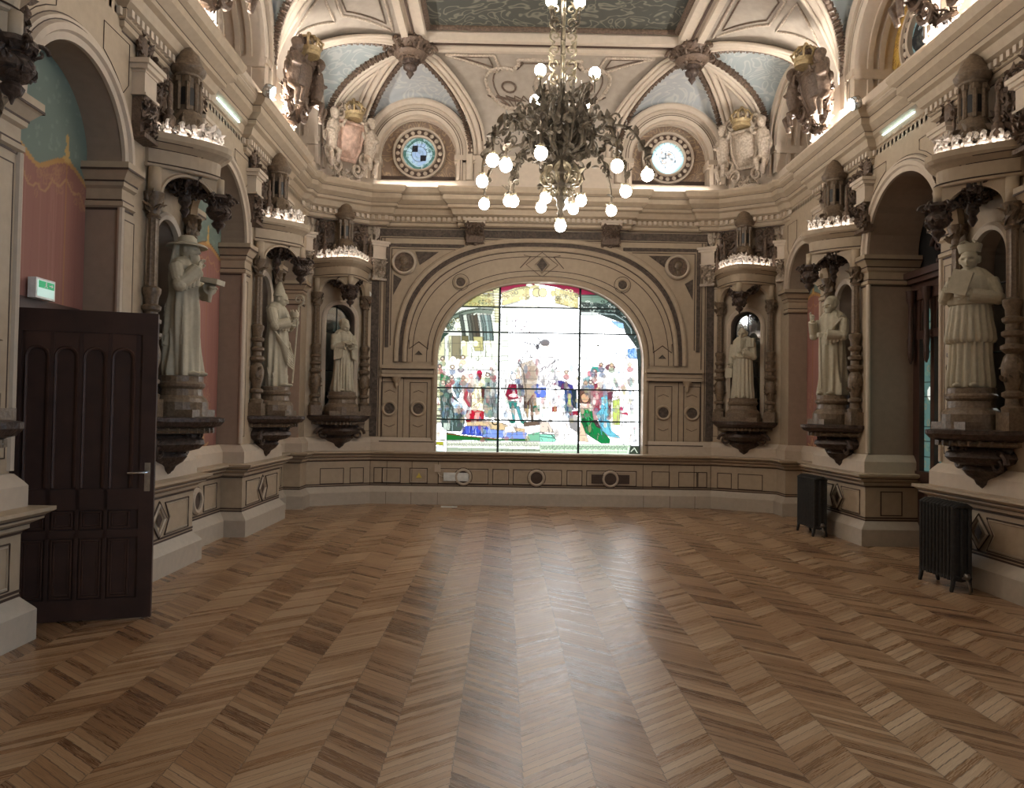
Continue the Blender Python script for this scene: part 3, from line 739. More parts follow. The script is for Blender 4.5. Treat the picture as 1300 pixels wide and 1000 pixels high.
# ================================================================== NICHES
def prow(t,W,D): return W*t,-(D*(1-abs(t)**1.7)+.03)
def loft(mb,L,n=14):
    R=[]
    for W,D,z in L: R.append([(W,.0,z)]+[(*prow(1-2*i/n,W,D),z) for i in range(n+1)]+[(-W,.0,z)])
    m=len(R[0]);vs=[p for r in R for p in r];fs=[]
    for k in range(len(R)-1):
        for i in range(m-1): fs.append((k*m+i,k*m+i+1,(k+1)*m+i+1,(k+1)*m+i))
    fs.append(tuple(range(m)));fs.append(tuple((len(R)-1)*m+i for i in range(m)))
    mb.add(vs,fs)
NZ=.90
def make_niche(zc=.0,corner=False):
    T=Matrix.Translation((0,0,-NZ)); r=random.Random(5)
    e=empty('statue_niche')
    m=MB(T);loft(m,[(.43,.44,1.36),(.48,.52,1.38),(.52,.56,1.42),(.52,.56,1.455),(.46,.48,1.465)]);o=obj('shelf',m,'carved',e)
    m=MB(T)
    for i in range(17):
        x,y=prow(-1+2*i/16,.43,.45); m.box(x-.014,x+.014,y-.012,y+.02,1.315,1.36)
    m.tube([(*prow(-1+2*i/16,.425,.44),1.335) for i in range(17)],.02,4)
    obj('dentil_band',m,'column',o)
    m=MB(T);loft(m,[(.41,.41,1.36),(.40,.40,1.31),(.29,.30,1.295),(.36,.37,1.25),(.38,.38,1.21),(.34,.33,1.165),(.22,.20,1.13),(.25,.22,1.09),(.21,.18,1.04),(.12,.12,1.0),(.10,.10,.96),(.05,.06,.93),(.02,.03,.90)])
    for i in range(110):
        t=r.uniform(-1,1);z=r.uniform(.95,1.3);k=(z-.9)/.42;x,y=prow(t,.37*k,.36*k);m.leaf((x,y,z),.06,r)
    for g in(-1,1): m.scroll((g*.30,-.12,1.16),.11,1.3,.028,ax=(g,0,0))
    obj('corbel',m,'carved',e,auto=True)
    m=MB(T);m.lathe([(.28,1.46),(.28,1.60),(.255,1.635),(.225,1.66),(.215,1.72),(.24,1.745),(.245,1.77),(.225,1.79),(.225,1.84),(.2,1.845)],(0,-.18,0),24,1,.85);m.box(-.27,.27,-.40,0,1.46,1.53)
    obj('statue_plinth',m,'column',e)
    for g in (-1,1):
        m=MB(T);c=(g*.41,-.07,0)
        m.box(g*.41-.09,g*.41+.09,-.16,.0,1.46,1.62)
        prof=[(.085,1.62),(.09,1.66),(.06,1.68),(.055,1.74),(.085,1.76),(.085,1.79),(.05,1.81),(.06,1.86),(.085,1.95),(.09,2.03),(.07,2.10),(.05,2.13),(.075,2.15),(.095,2.17),(.095,2.20),(.055,2.22),(.055,2.27),(.085,2.29),(.088,2.32),(.055,2.34),(.055,2.39),(.08,2.41),(.085,2.44),(.055,2.46),(.06,2.52),(.078,2.56),(.08,2.60),(.05,2.62)]
        m.lathe(prof,c,16)
        m.lathe([(.052,2.62),(.048,3.22)],c,16,flute=1,fa=.16)
        m.lathe([(.055,3.22),(.065,3.24),(.05,3.26),(.06,3.36),(.09,3.42),(.095,3.45),(.065,3.455)],c,12)
        for i in range(18):
            a=r.uniform(0,2*PI);m.leaf((c[0]+.065*cos(a),c[1]+.065*sin(a),r.uniform(3.28,3.42)),.07,r)
        for i in range(22):
            a=r.uniform(0,2*PI);m.leaf((c[0]+.078*cos(a),c[1]+.078*sin(a),r.uniform(1.9,2.08)),.05,r)
        o=obj('column',m,'column',e,auto=True)
        m=MB(T);m.lathe([(.06,3.455),(.055,3.68)],c,12);obj('column_shaft_top',m,'stone',o,smooth=True)
    m=MB(T);loft(m,[(.46,.46,3.68),(.47,.475,3.69),(.47,.475,3.715),(.45,.455,3.72),(.46,.465,3.845),(.50,.51,3.88),(.52,.545,3.90),(.54,.57,3.93),(.54,.57,3.985),(.525,.55,3.985),(.52,.545,3.966),(.42,.4,3.966)],18);cn=obj('canopy',m,'stone',e)
    m=MB(T)
    for W,z in ((.472,3.716),(.462,3.85),(.522,3.902)):
        m.tube([(*prow(-1+2*i/20,W,W+.01*(W>.47)),z) for i in range(21)],.006,4)
    obj('dark_line',m,'line',cn)
    m=MB(T)
    for g in (-1,1):
        A=Vector((g*.41,-.07,0));B=Vector((0,-.49,0));d=(B-A);Lh=d.length;d.normalize();n=Vector((d.y,-d.x,0))
        f=lambda a,z,o=0:A+d*a+n*o+Vector((0,0,z))
        for o in (.025,-.025):
            fo=lambda a,z,q=0,o=o:f(a,z,o); arch_face(m,fo,.03,Lh-.03,3.44,3.69,Lh/2,Lh/2-.06,3.44,3.44,.21,n=16)
        arch_mold(m,f,Lh/2,3.44,Lh/2-.06,.21,[(0,-.025),(0,.04),(.02,.045),(.035,.025)],20)
    obj('arch_bracket',m,'stone',cn)
    m=MB(T);c=(0,-.49,0);m.lathe([(.045,3.70),(.045,3.54)],c,10);o=obj('pendant_shaft',m,'stone',e,smooth=True)
    m=MB(T);m.lathe([(.05,3.55),(.12,3.54),(.125,3.51),(.10,3.49),(.08,3.46),(.11,3.42),(.115,3.38),(.08,3.33),(.04,3.31),(.065,3.28),(.05,3.25),(.02,3.23),(.005,3.19)],c,10)
    for k in range(6):
        a=PI/3*k;m.scroll((.12*cos(a),c[1]+.12*sin(a),3.50),.05,1.2,.014,ax=(cos(a),sin(a),0))
    for i in range(60):
        a=r.uniform(0,2*PI);m.leaf((c[0]+.10*cos(a),c[1]+.10*sin(a),r.uniform(3.34,3.54)),.045,r)
    obj('pendant',m,'carved',e,auto=True)
    m=MB(T);m.lathe([(.05,3.68),(.07,3.6),(.05,3.54),(.06,3.48),(.03,3.44),(.045,3.40),(.01,3.34)],(0,-.17,0),10)
    for i in range(150):
        a=r.uniform(0,2*PI);k=r.uniform(.05,.28);m.leaf((k*cos(a),-.2+k*sin(a)*.75,3.68-.30*max(0,.28-k)**.8-r.uniform(0,.05)),.065,r)
    for k in range(9):
        a=2*PI/9*k;m.scroll((.17*cos(a),-.2+.13*sin(a),3.58),.055,1.2,.016,ax=(cos(a),sin(a),0))
    m.box(-.24,.24,-.30,-.02,3.66,3.69)
    obj('vault_boss',m,'carved',e,auto=True)
    m=MB(T)
    for i in range(230):
        t=r.uniform(-1,1);k=r.uniform(.34,.46);x,y=prow(t,k,k);m.leaf((x,y,3.975+r.uniform(.01,.15)*(1.25-abs(t)*.5)),.055,r)
    for i in range(13):
        x,y=prow(-1+2*i/12,.44,.45);m.ell((x,y,4.02),.038,.034,.05,2);m.scroll((x,y-.01,4.08),.05,1.2,.016,start=i);m.ell((x*.95,y*.95,4.12),.03,.03,.03,1)
    obj('cresting',m,'leafpale',e,auto=True)
    m=MB(T);m.tube([(*prow(-.95+1.9*i/20,.50,.52),3.974) for i in range(21)],.006,4);obj('light_strip',m,'led',e)
    m=MB(T);c=(0,-.17,0);m.lathe([(.28,3.97),(.23,4.10),(.16,4.20),(.14,4.30),(.11,4.34)],c,8)
    m.lathe([(.095,4.33),(.095,4.64),(.12,4.66),(.12,4.68),(.15,4.70),(.165,4.74),(.15,4.755),(.125,4.80),(.10,4.88),(.05,4.93),(.02,4.97)],c,24)
    for k in range(8):
        a=PI/4*k+PI/8;m.lathe([(.02,4.33),(.02,4.62)],(c[0]+.105*cos(a),c[1]+.105*sin(a),0),6);m.obox((c[0]+.11*cos(a),c[1]+.11*sin(a),4.62),.04,.04,.05)
    for i in range(40):
        a=r.uniform(0,2*PI);q=r.uniform(.15,.3);m.leaf((q*cos(a),-.17+q*sin(a)*.9,4.36-q+r.uniform(-.03,.06)),.06,r)
    o=obj('turret',m,'column',e,auto=True)
    for g in (-1,1):
        m=MB(T)
        for (x,z,q,st) in ((.20,4.22,.08,0),(.27,4.42,.07,PI),(.36,4.30,.07,PI/2),(.20,4.58,.06,0),(.34,4.56,.06,PI/2)): m.scroll((g*x,-.05,z),q,1.3,.022,ax=(g,0,0),start=st)
        for i in range(40): m.leaf((g*r.uniform(.14,.44),-.05,r.uniform(4.0,4.66)),.065,r)
        m.box(*sorted((g*.14,g*.44)),-.03,0,4.0,4.62)
        obj('scroll_relief',m,'carved2',e,auto=True)
    m=MB(T)
    for k in range(8):
        a=PI/4*k; n=Vector((cos(a),sin(a),0));t=Vector((-sin(a),cos(a),0));C=Vector(c)+n*.0975
        pts=[C-t*.028+Vector((0,0,4.38)),C+t*.028+Vector((0,0,4.38))]+[C+t*.028*cos(PI*i/6)+Vector((0,0,4.52+.03*sin(PI*i/6))) for i in range(7)]
        m.add(pts,[tuple(range(len(pts)))])
    obj('turret_opening',m,'black',o)
    for g in (-1,1):
        for x,y,h in ((.33,-.15,.42),(.47,-.06,.34)):
            m=MB(T);m.lathe([(.055,3.97),(.06,4.0),(.03,4.03),(.05,4.10),(.055,4.16),(.025,4.20),(.04,4.22),(.02,4.25),(.03,4.25+h*.2),(.012,4.28+h*.25),(.02,4.3+h*.3),(.004,4.33+h*.38)],(g*x,y,0),10);obj('finial',m,'carved2',e,smooth=True)
        # flanking pilaster capital
        m=MB(T);x=g*.62;z=zc
        m.box(x-.13,x+.13,-.13,0,3.74+z,3.78+z);m.box(x-.10,x+.10,-.08,0,3.78+z,4.10+z)
        for i in range(80): m.leaf((x+r.uniform(-.11,.11),-.09-r.uniform(0,.03),3.80+z+r.uniform(0,.28)),.055,r)
        for q in (-1,1): m.scroll((x+q*.08,-.11,4.05+z),.045,1.2,.013,ax=(q,0,0))
        o=obj('capital',m,'carved2' if not corner else 'carvelight',e,auto=True)
        m=MB(T);m.box(x-.11,x+.11,-.11,0,4.10+z,4.30+z);m.box(x-.13,x+.13,-.13,0,4.10+z,4.12+z)
        for a,b,c2,d in ((.12,.12,4.30,4.32),(.15,.15,4.32,4.36),(.17,.17,4.36,4.40)): m.box(x-a,x+a,-b,0,c2+z,d+z)
        obj('capital_block',m,'stone2',o)
        m=MB(T);z0=4.42+z;h=.26 if not corner else .34
        m.grid(lambda u,v:(x+(u-.5)*.17*(1-.5*max(0,.4-v)),-.02-.05*(1-(2*u-1)**2)*(1-(2*v-1)**2)**.5,z0+h*v),6,8)
        for i in range(22):
            a=2*PI*i/22;m.leaf((x+.10*cos(a),-.05,z0+h/2+h*.5*sin(a)),.06,r)
        obj('escutcheon',m,'carvelight' if corner else 'carved2',e,auto=True)
    m=MB(T);f=lambda a,z,o=0:Vector((a,.20-o,z))
    pts=[f(-.26,1.50),f(.26,1.50)]+[f(.26*cos(PI*i/16),3.07+.26*sin(PI*i/16)) for i in range(17)]
    m.add(pts,[tuple(range(len(pts)))])
    obj('mirror_back',m,'mirror',e)
    m=MB(T)
    for q in (2.2,2.85): m.box(-.25,.25,.18,.198,q-.006,q+.006)
    m.box(-.006,.006,.18,.198,1.5,3.3);obj('glazing_bar',m,'lead',e)
    return e
def kids(o): return [c for c in COL.objects if c.parent==o]
def copy_tree(o,par=None):
    K=[c for c in list(COL.objects) if c.parent==o]
    c=o.copy();COL.objects.link(c)
    if par: c.parent=par
    for k in K: copy_tree(k,c)
    return c
NG='carved statue niches along the hall'
n0=make_niche(.10); nC=make_niche(0,True)
spots=[(-1,4.2,'carved niche at the left edge, mostly cut off, nearest on the left wall'),
 (-1,7.25,'carved wall niche behind the open dark door, holding the statue in a wide-brimmed hat'),
 (-1,10.2,'carved wall niche on the left wall holding the mitred bishop statue'),
 (1,7.05,'large carved wall niche at the right edge, above the nearer radiator'),
 (1,10.05,'carved wall niche on the right wall above the farther radiator')]
NI=[]
for i,(s,y,lab) in enumerate(spots):
    e=n0 if i==0 else copy_tree(n0); e.location=(s*PW,y,NZ); e.rotation_euler=(0,0,-s*PI/2)
    e['label']=lab;e['category']='niche';e['group']=NG;NI.append(e)
for i,s in enumerate((-1,1)):
    e=nC if i==0 else copy_tree(nC); p=cant(s)(CL/2,0,0); e.location=(p.x,p.y,NZ); e.rotation_euler=(0,0,-s*math.atan2(.55,.97))
    e['label']=('carved niche in the left far corner, around the hooded friar statue','carved niche in the right far corner, around the friar statue with a satchel')[i]
    e['category']='niche';e['group']=NG;NI.append(e)
# ================================================================== STATUES
def interp(tab,z):
    for a,b in zip(tab,tab[1:]):
        if z<=b[0]:
            t=(z-a[0])/(b[0]-a[0]+1e-9); t=max(0,min(1,t)); t=t*t*(3-2*t); return [x+(y-x)*t for x,y in zip(a,b)]
    return list(tab[-1])
def robe(mb,tab,amp,seed=1,pleat=0,a0=0,a1=2*PI,ns=72,nz=36,dr=0):
    r=random.Random(seed);ph=[r.uniform(0,6) for _ in range(4)];z0,z1=tab[0][0],tab[-1][0];cl=abs(a1-a0-2*PI)<1e-6
    def fn(u,v):
        z=z0+(z1-z0)*v;_,rx,ry,cx,cy=interp(tab,z);a=a0+(a1-a0)*u
        A=1.7*amp*(1-v)**.6+.02
        if pleat: k=1+A*(abs(sin(pleat*a/2+ph[0]))-.5)*1.4
        else: k=1+A*(.55*sin(5*a+ph[0]+z*2.3)+.4*sin(8*a+ph[1]-z*3.1)+.3*sin(13*a+ph[2]+z*1.5))
        return (cx+(rx+dr)*k*cos(a),cy+(ry+dr)*k*sin(a),z)
    mb.grid(fn,ns,nz,wrapu=cl)
    if cl:
        n=len(mb.v)-ns*(nz+1)
        mb.f.append(tuple(n+i*(nz+1) for i in range(ns)));mb.f.append(tuple(n+i*(nz+1)+nz for i in range(ns)))
def head(mb,c,yaw=0,pitch=0,sc=1,hair=0):
    R=Matrix.Rotation(yaw,3,'Z')@Matrix.Rotation(-pitch,3,'X');c=Vector(c)
    def g(x,z,x0,z0,s,t): return math.exp(-((x-x0)/s)**2-((z-z0)/t)**2)
    def fn(u,v):
        a=2*PI*u;b=PI*(v-.5);d=Vector((cos(b)*cos(a),cos(b)*sin(a),sin(b)))
        x,y,z=d.x*.075,d.y*.092,d.z*.108
        if z<0: x*=1-.28*(z/-.108)**1.3; y*=1-.10*(z/-.108)
        if y<0:
            y-=.036*g(x,z,0,-.012,.014,.026)+.014*g(x,z,0,.024,.05,.011)+.016*g(x,z,0,-.052,.024,.009)+.014*g(x,z,0,-.088,.025,.016)
            y+=.024*(g(x,z,.030,.004,.016,.012)+g(x,z,-.030,.004,.016,.012))+.014*g(x,z,0,-.064,.026,.005)
            y-=.004*(g(x,z,.028,.005,.008,.005)+g(x,z,-.028,.005,.008,.005))
        return c+R@(Vector((x,y,z))*sc)
    mb.grid(fn,48,36,wrapu=True)
    for g2 in (-1,1): mb.ell(c+R@(Vector((g2*.074,.005,-.005))*sc),.012*sc,.02*sc,.03*sc,2)
    mb.tube([c+R@Vector((0,.02,-.06)),c+Vector((0,.03,-.17))],.045,12)
    if hair:
        for k in range(26):
            a=PI*k/25; mb.ell(c+R@(Vector((.078*cos(a),.02+.085*sin(a)*.9,-.01+.02*(k%2)))*sc),.02,.02,.03,1)
    return R
def hand(mb,p,d,n,curl=.5,two=False):
    p=Vector(p);d=Vector(d).normalized();n=Vector(n);n=(n-d*n.dot(d)).normalized();s=d.cross(n)
    M3=Matrix((s,n,d)).transposed()
    mb.ell(p+d*.03,.030,.015,.038,2,M3)
    for k,(x,l) in enumerate(((-.024,.040),(-.008,.050),(.008,.047),(.024,.036))):
        if two and k in(0,1): c=1.7
        else: c=curl
        b=p+d*.055+s*x; q=b+(d*cos(c*.6)-n*sin(c*.6))*l*.6; t=q+(d*cos(c*1.5)-n*sin(c*1.5))*l*.6
        mb.tube([b-d*.02,b,q,t],.0085,6)
    b=p+d*.015+s*-.028; mb.tube([p+d*.005+s*-.015,b,b+(d*.7-s*.6-n*.3)*.03,b+(d*1.0-s*.3-n*.6)*.045],.0095,6)
def arm(mb,sh,el,wr,sleeve=.07,cuff=.07,hang=0):
    S,Ev,Wv=Vector(sh),Vector(el),Vector(wr)
    P=[S+(Ev-S)*t for t in (0,.35,.7)]+[Ev+(Wv-Ev)*t for t in (0,.3,.65,.92)]
    mb.tube(P,lambda t:sleeve*(1-.15*t)+ (cuff-sleeve*.85)*max(0,(t-.6)/.4),12)
    mb.ell(Ev,sleeve*.98,sleeve*.98,sleeve*.98,2)
    mb.tube([Ev.lerp(Wv,.6),Ev.lerp(Wv,1.05)],lambda t:.03,8)
    if hang:
        for k in range(5):
            q=Ev.lerp(Wv,.1+.2*k); mb.tube([q,q-Vector((0,0,hang*(.5+.12*k)))],lambda t:.035*(1-.5*t),8)
STAT=[(0,.185,.150,0,0),(.03,.19,.155,0,0),(.30,.172,.140,0,0),(.62,.165,.135,0,0),(.80,.15,.12,0,0),(.95,.17,.125,0,.005),(1.05,.178,.115,0,.01),(1.10,.13,.095,0,.015),(1.14,.06,.06,0,.015)]
def statue(kind):
    b=MB();ex=[]
    ss=.96
    HZ=1.235
    for g in (-1,1): b.ell((g*.07,-.15,.02),.035,.07,.025,2)
    if kind=='hat':
        robe(b,STAT,.13,3);robe(b,[(.28,.175,.15,0,0),(.5,.19,.165,0,0),(.8,.18,.15,0,0),(1.0,.19,.14,0,.01),(1.09,.14,.1,0,.015)],.10,9,a0=-.2*PI,a1=1.15*PI,dr=.012)
        head(b,(0,-.035,HZ-.03),0,-.12)
        for k in range(14):
            a=-PI*.85+PI*.7*k/13;x=.05*cos(a);y=-.04+.085*sin(a);b.tube([(x,y,HZ-.085),(x*.9,y-.01,HZ-.13),(x*.6,y-.01,HZ-.20-.03*(k%3)),(x*.2,y,HZ-.26)],lambda t:.016*(1-.6*t),6)
        for k in range(10): b.tube([(-.08+.016*k,.05,HZ+.03),(-.1+.02*k,.07,HZ-.1),(-.12+.024*k,.06,HZ-.22)],.02,6)
        arm(b,(-.17,0,1.03),(-.22,-.07,.84),(-.06,-.17,1.02),.065,.075,.16);hand(b,(-.05,-.17,1.02),(.2,-.1,1),(0,1,0),.7)
        arm(b,(.17,0,1.03),(.21,-.06,.82),(.08,-.22,.86),.065,.07,.14);hand(b,(.06,-.24,.86),(-.7,-.5,0),(0,0,1),.6)
        h=MB();h.lathe([(.0,HZ+.115),(.06,HZ+.11),(.085,HZ+.085),(.09,HZ+.045),(.17,HZ+.02),(.185,HZ+.01),(.185,HZ-.002),(.10,HZ+.015),(.0,HZ+.03)][::-1],(0,-.015,0),28);ex.append(('hat',h))
        k=MB();R=Matrix.Rotation(.15,3,'X');
        k.obox((.06,-.25,.915),.16,.17,.05,R@Vector((1,0,0)),R@Vector((0,1,0)),R@Vector((0,0,1)));k.obox((.06,-.25,.912),.17,.165,.034,R@Vector((1,0,0)),R@Vector((0,1,0)),R@Vector((0,0,1)));ex.append(('book',k))
    elif kind=='bishop':
        robe(b,STAT,.12,5);robe(b,[(.12,.18,.16,0,.0),(.45,.205,.17,0,0),(.75,.20,.155,0,0),(.98,.185,.135,0,.01),(1.09,.14,.1,0,.015)],.10,12,a0=-.25*PI,a1=1.25*PI,dr=.018)
        for k in range(7):
            P=[(-.19+.02*k,-.08,.72-.03*k),(-.06,-.20,.50-.035*k),(.08,-.20,.42-.03*k),(.19,-.08,.62-.03*k)];b.tube([Vector(P[0]),Vector(P[0]).lerp(Vector(P[1]),.6),Vector(P[1]),Vector(P[2]),Vector(P[3])],.014,6)
        head(b,(0,-.05,HZ-.06),.1,-.35)
        arm(b,(-.17,0,1.02),(-.21,-.08,.80),(-.05,-.21,.86),.07,.08,.12);hand(b,(-.04,-.22,.86),(.5,-.8,.3),(0,0,-1),.5)
        arm(b,(.17,0,1.02),(.21,-.07,.82),(.10,-.20,.90),.07,.08,.10);hand(b,(.10,-.21,.92),(-.2,-.3,1),(0,1,0),1.1)
        m=MB()
        m.grid(lambda u,v:(.088*cos(2*PI*u)*(1-.98*v**2.2),-.03+.085*sin(2*PI*u)*(1-v**1.3*.75),HZ-.02+.20*v),24,12,wrapu=True);m.tube([(-.088,-.03,HZ-.015),(-.06,-.095,HZ-.02),(0,-.12,HZ-.022),(.06,-.095,HZ-.02),(.088,-.03,HZ-.015)],.012,6);ex.append(('mitre',m))
        c=MB();c.tube([(.10,-.19,.05),(.12,-.24,.9),(.12,-.25,1.10)],.013,8);c.scroll((.12,-.25,1.19),.085,1.3,.014,ax=(0,1,0),start=-PI/2,sgn=-1);ex.append(('crozier',c))
        c=MB();c.lathe([(.045,.93),(.055,.96),(.06,.98),(.055,1.0)],(-.03,-.27,0),12)
        for k in range(8): a=PI/4*k;c.ell((-.03+.055*cos(a),-.27+.055*sin(a),1.01),.014,.014,.022,1)
        ex.append(('crown_model',c))
    elif kind=='hood':
        robe(b,STAT,.14,8,pleat=0)
        head(b,(0,-.06,HZ-.07),.15,-.35)
        b.grid(lambda u,v:((.10-.035*v)*cos(PI*(-.18+1.36*u))*(1.0),-.02+(.105-.02*v)*sin(PI*(-.18+1.36*u))-.035*v,1.06+.24*v+.035*sin(PI*u)*v),22,12)
        b.ell((0,.0,HZ+.01),.088,.10,.09,3);b.ell((0,-.005,1.07),.13,.11,.05,3)
        for g in (-1,1): arm(b,(g*.165,0,1.02),(g*.20,-.05,.80),(g*.04,-.21,.82),.07,.075,.0);hand(b,(g*.045,-.22,.83),(-g*.5,-.5,.2),(0,0,1),.5)
        for g in (-1,1):
            for k in range(5): b.tube([(g*(.09+.028*k),-.18+.02*k,.82),(g*(.10+.028*k),-.17+.02*k,.60-.01*k)],lambda t:.032*(1-.3*t),8)
        for k in range(9): a=-PI*.9+PI*.8*k/8;b.tube([(.13*cos(a),.11*sin(a),.78),(.16*cos(a),.145*sin(a),.4),(.185*cos(a),.16*sin(a),.02)],.012,6)
        k=MB();
        for g in (-1,1):
            R=Matrix.Rotation(g*.35,3,'Y')@Matrix.Rotation(.35,3,'X');k.obox((g*.05,-.26,.875),.10,.14,.018,R@Vector((1,0,0)),R@Vector((0,1,0)),R@Vector((0,0,1)))
        ex.append(('open_book',k))
    elif kind=='friar':
        robe(b,STAT,.12,4,pleat=15)
        robe(b,[(.72,.175,.145,0,0),(.76,.215,.165,0,0),(.9,.205,.15,0,0),(1.02,.19,.125,0,.01),(1.10,.13,.1,0,.015)],.05,2)
        head(b,(0,-.04,HZ-.06),.1,-.25,hair=1);b.ell((0,.02,1.09),.12,.09,.05,2)
        arm(b,(.17,0,1.0),(.21,-.06,.74),(.05,-.20,.84),.062,.06,.10);hand(b,(.03,-.21,.85),(-.8,-.2,.3),(0,-1,0),.8)
        arm(b,(-.17,0,.98),(-.22,0,.76),(-.21,-.05,.60),.06,.055,0);hand(b,(-.21,-.05,.59),(0,-.1,-1),(1,0,0),.9)
        k=MB();k.obox((-.235,-.07,.46),.13,.04,.17);k.tube([(-.28,-.07,.54),(-.25,-.06,.60),(-.2,-.06,.60),(-.18,-.07,.54)],.008,6);ex.append(('satchel',k))
        k=MB();k.obox((.17,-.10,1.0),.14,.06,.16);k.obox((.17,-.135,1.0),.03,.02,.12);k.obox((.12,-.135,1.0),.03,.02,.12);k.obox((.22,-.135,1.0),.03,.02,.12);ex.append(('model_building',k))
        k=MB();k.tube([(.02,-.235,.84),(.03,-.235,1.12)],.02,8);ex.append(('candle',k))
    elif kind=='cap':
        robe(b,STAT,.14,6);robe(b,[(.05,.18,.155,.02,.01),(.4,.19,.165,.02,0),(.8,.185,.15,.01,0),(1.0,.185,.135,0,.01),(1.09,.14,.1,0,.015)],.12,15,a0=-.28*PI,a1=1.02*PI,dr=.016)
        head(b,(0,-.04,HZ-.03),-.1,-.2)
        b.ell((0,-.005,HZ+.01),.088,.095,.095,3)
        for k in range(12):
            a=-PI*.8+PI*.6*k/11;x=.05*cos(a);y=-.04+.08*sin(a);b.tube([(x,y,HZ-.08),(x*.8,y-.008,HZ-.14)],lambda t:.016*(1-.5*t),6)
        arm(b,(-.17,0,1.0),(-.22,-.08,.80),(-.18,-.18,1.0),.06,.055,0);hand(b,(-.18,-.185,1.01),(0,-.1,1),(0,1,0),.3,two=True)
        arm(b,(.17,0,1.0),(.21,-.07,.78),(.03,-.21,.80),.065,.075,.14);hand(b,(-.0,-.22,.80),(-1,-.2,0),(0,-1,0),.9)
        for k in range(5): b.tube([(.17,-.05,1.02),(.13-.02*k,-.17,.9-.03*k),(.05,-.2,.78-.03*k)],.014,6)
        k=MB();k.tube([(-.04,-.22,.80),(-.03,-.20,.08)],.014,8);k.ell((-.04,-.225,.81),.025,.025,.025,2);ex.append(('staff',k))
    else:
        robe(b,STAT,.10,7,pleat=17)
        robe(b,[(.42,.185,.155,0,0),(.45,.20,.17,0,0),(.7,.175,.145,0,0),(.80,.165,.13,0,0)],.10,3,pleat=19)
        robe(b,[(.78,.19,.155,0,0),(.82,.205,.16,0,0),(.95,.205,.15,0,.005),(1.03,.19,.125,0,.01),(1.09,.13,.1,0,.015)],.03,2)
        head(b,(0,-.035,HZ-.03),.1,-.12,hair=1);b.ell((0,.0,1.10),.085,.075,.035,2)
        arm(b,(.17,0,1.0),(.24,-.05,.82),(.03,-.20,.86),.065,.06,0);hand(b,(.02,-.215,.85),(-.9,-.1,.2),(0,-1,0),.7)
        arm(b,(-.16,0,1.0),(-.20,-.08,.84),(-.14,-.17,.93),.055,.05,0);hand(b,(-.13,-.18,.94),(.3,-.1,.8),(0,1,0),.4)
        k=MB();R=Matrix.Rotation(.3,3,'Y');k.obox((-.02,-.235,.97),.17,.035,.22,R@Vector((1,0,0)),(0,1,0),R@Vector((0,0,1)));ex.append(('book',k))
        h=MB();h.lathe([(.088,HZ+.035),(.092,HZ+.05),(.105,HZ+.105),(.10,HZ+.115),(.02,HZ+.13)],(0,-.02,0),20)
        for k in range(4): a=PI/2*k+PI/4;h.tube([(0,-.02,HZ+.13),(.05*cos(a),-.02+.05*sin(a),HZ+.15),(.1*cos(a),-.02+.1*sin(a),HZ+.115)],.009,6)
        ex.append(('biretta',h))
    bs=MB();bs.lathe([(.21,-.012),(.215,0),(.21,.012)],(0,0,0),20,1,.85)
    b.v+=bs.v and []
    o=obj('statue',b,'statue',remesh=.006)
    for n,m in ex: obj(n,m,'statue',o,auto=True)
    return o
SL=[('hat',-1,7.25,-.12,'pale stone statue in a wide-brimmed hat holding a book, behind the open door'),
 ('bishop',-1,10.2,-.2,'pale stone statue of a mitred bishop with a crozier, on the left wall'),
 ('cap',1,10.05,.62,'pale statue in a close cap raising one hand, on the right wall'),
 ('biretta',1,7.05,.75,'pale statue in a square cap and pleated robe with a book, at the right edge')]
for kd,s,y,tw,lab in SL:
    o=statue(kd);o.location=(s*(PW-.19),y,1.845);o.rotation_euler=(0,0,-s*PI/2+tw);o.scale=(.98,)*3
    tag(o,lab,'statue','saint statues in the wall niches')
for kd,s,tw,lab in (('hood',-1,.15,'pale stone statue of a hooded friar reading a book, left far corner'),('friar',1,-.1,'pale stone statue of a friar in a short cape with a satchel, right far corner')):
    o=statue(kd);p=cant(s)(CL/2,0,.19);o.location=(p.x,p.y,1.845);o.rotation_euler=(0,0,-s*math.atan2(.55,.97)+tw);o.scale=(.90,.90,.90)
    tag(o,lab,'statue','saint statues in the wall niches')
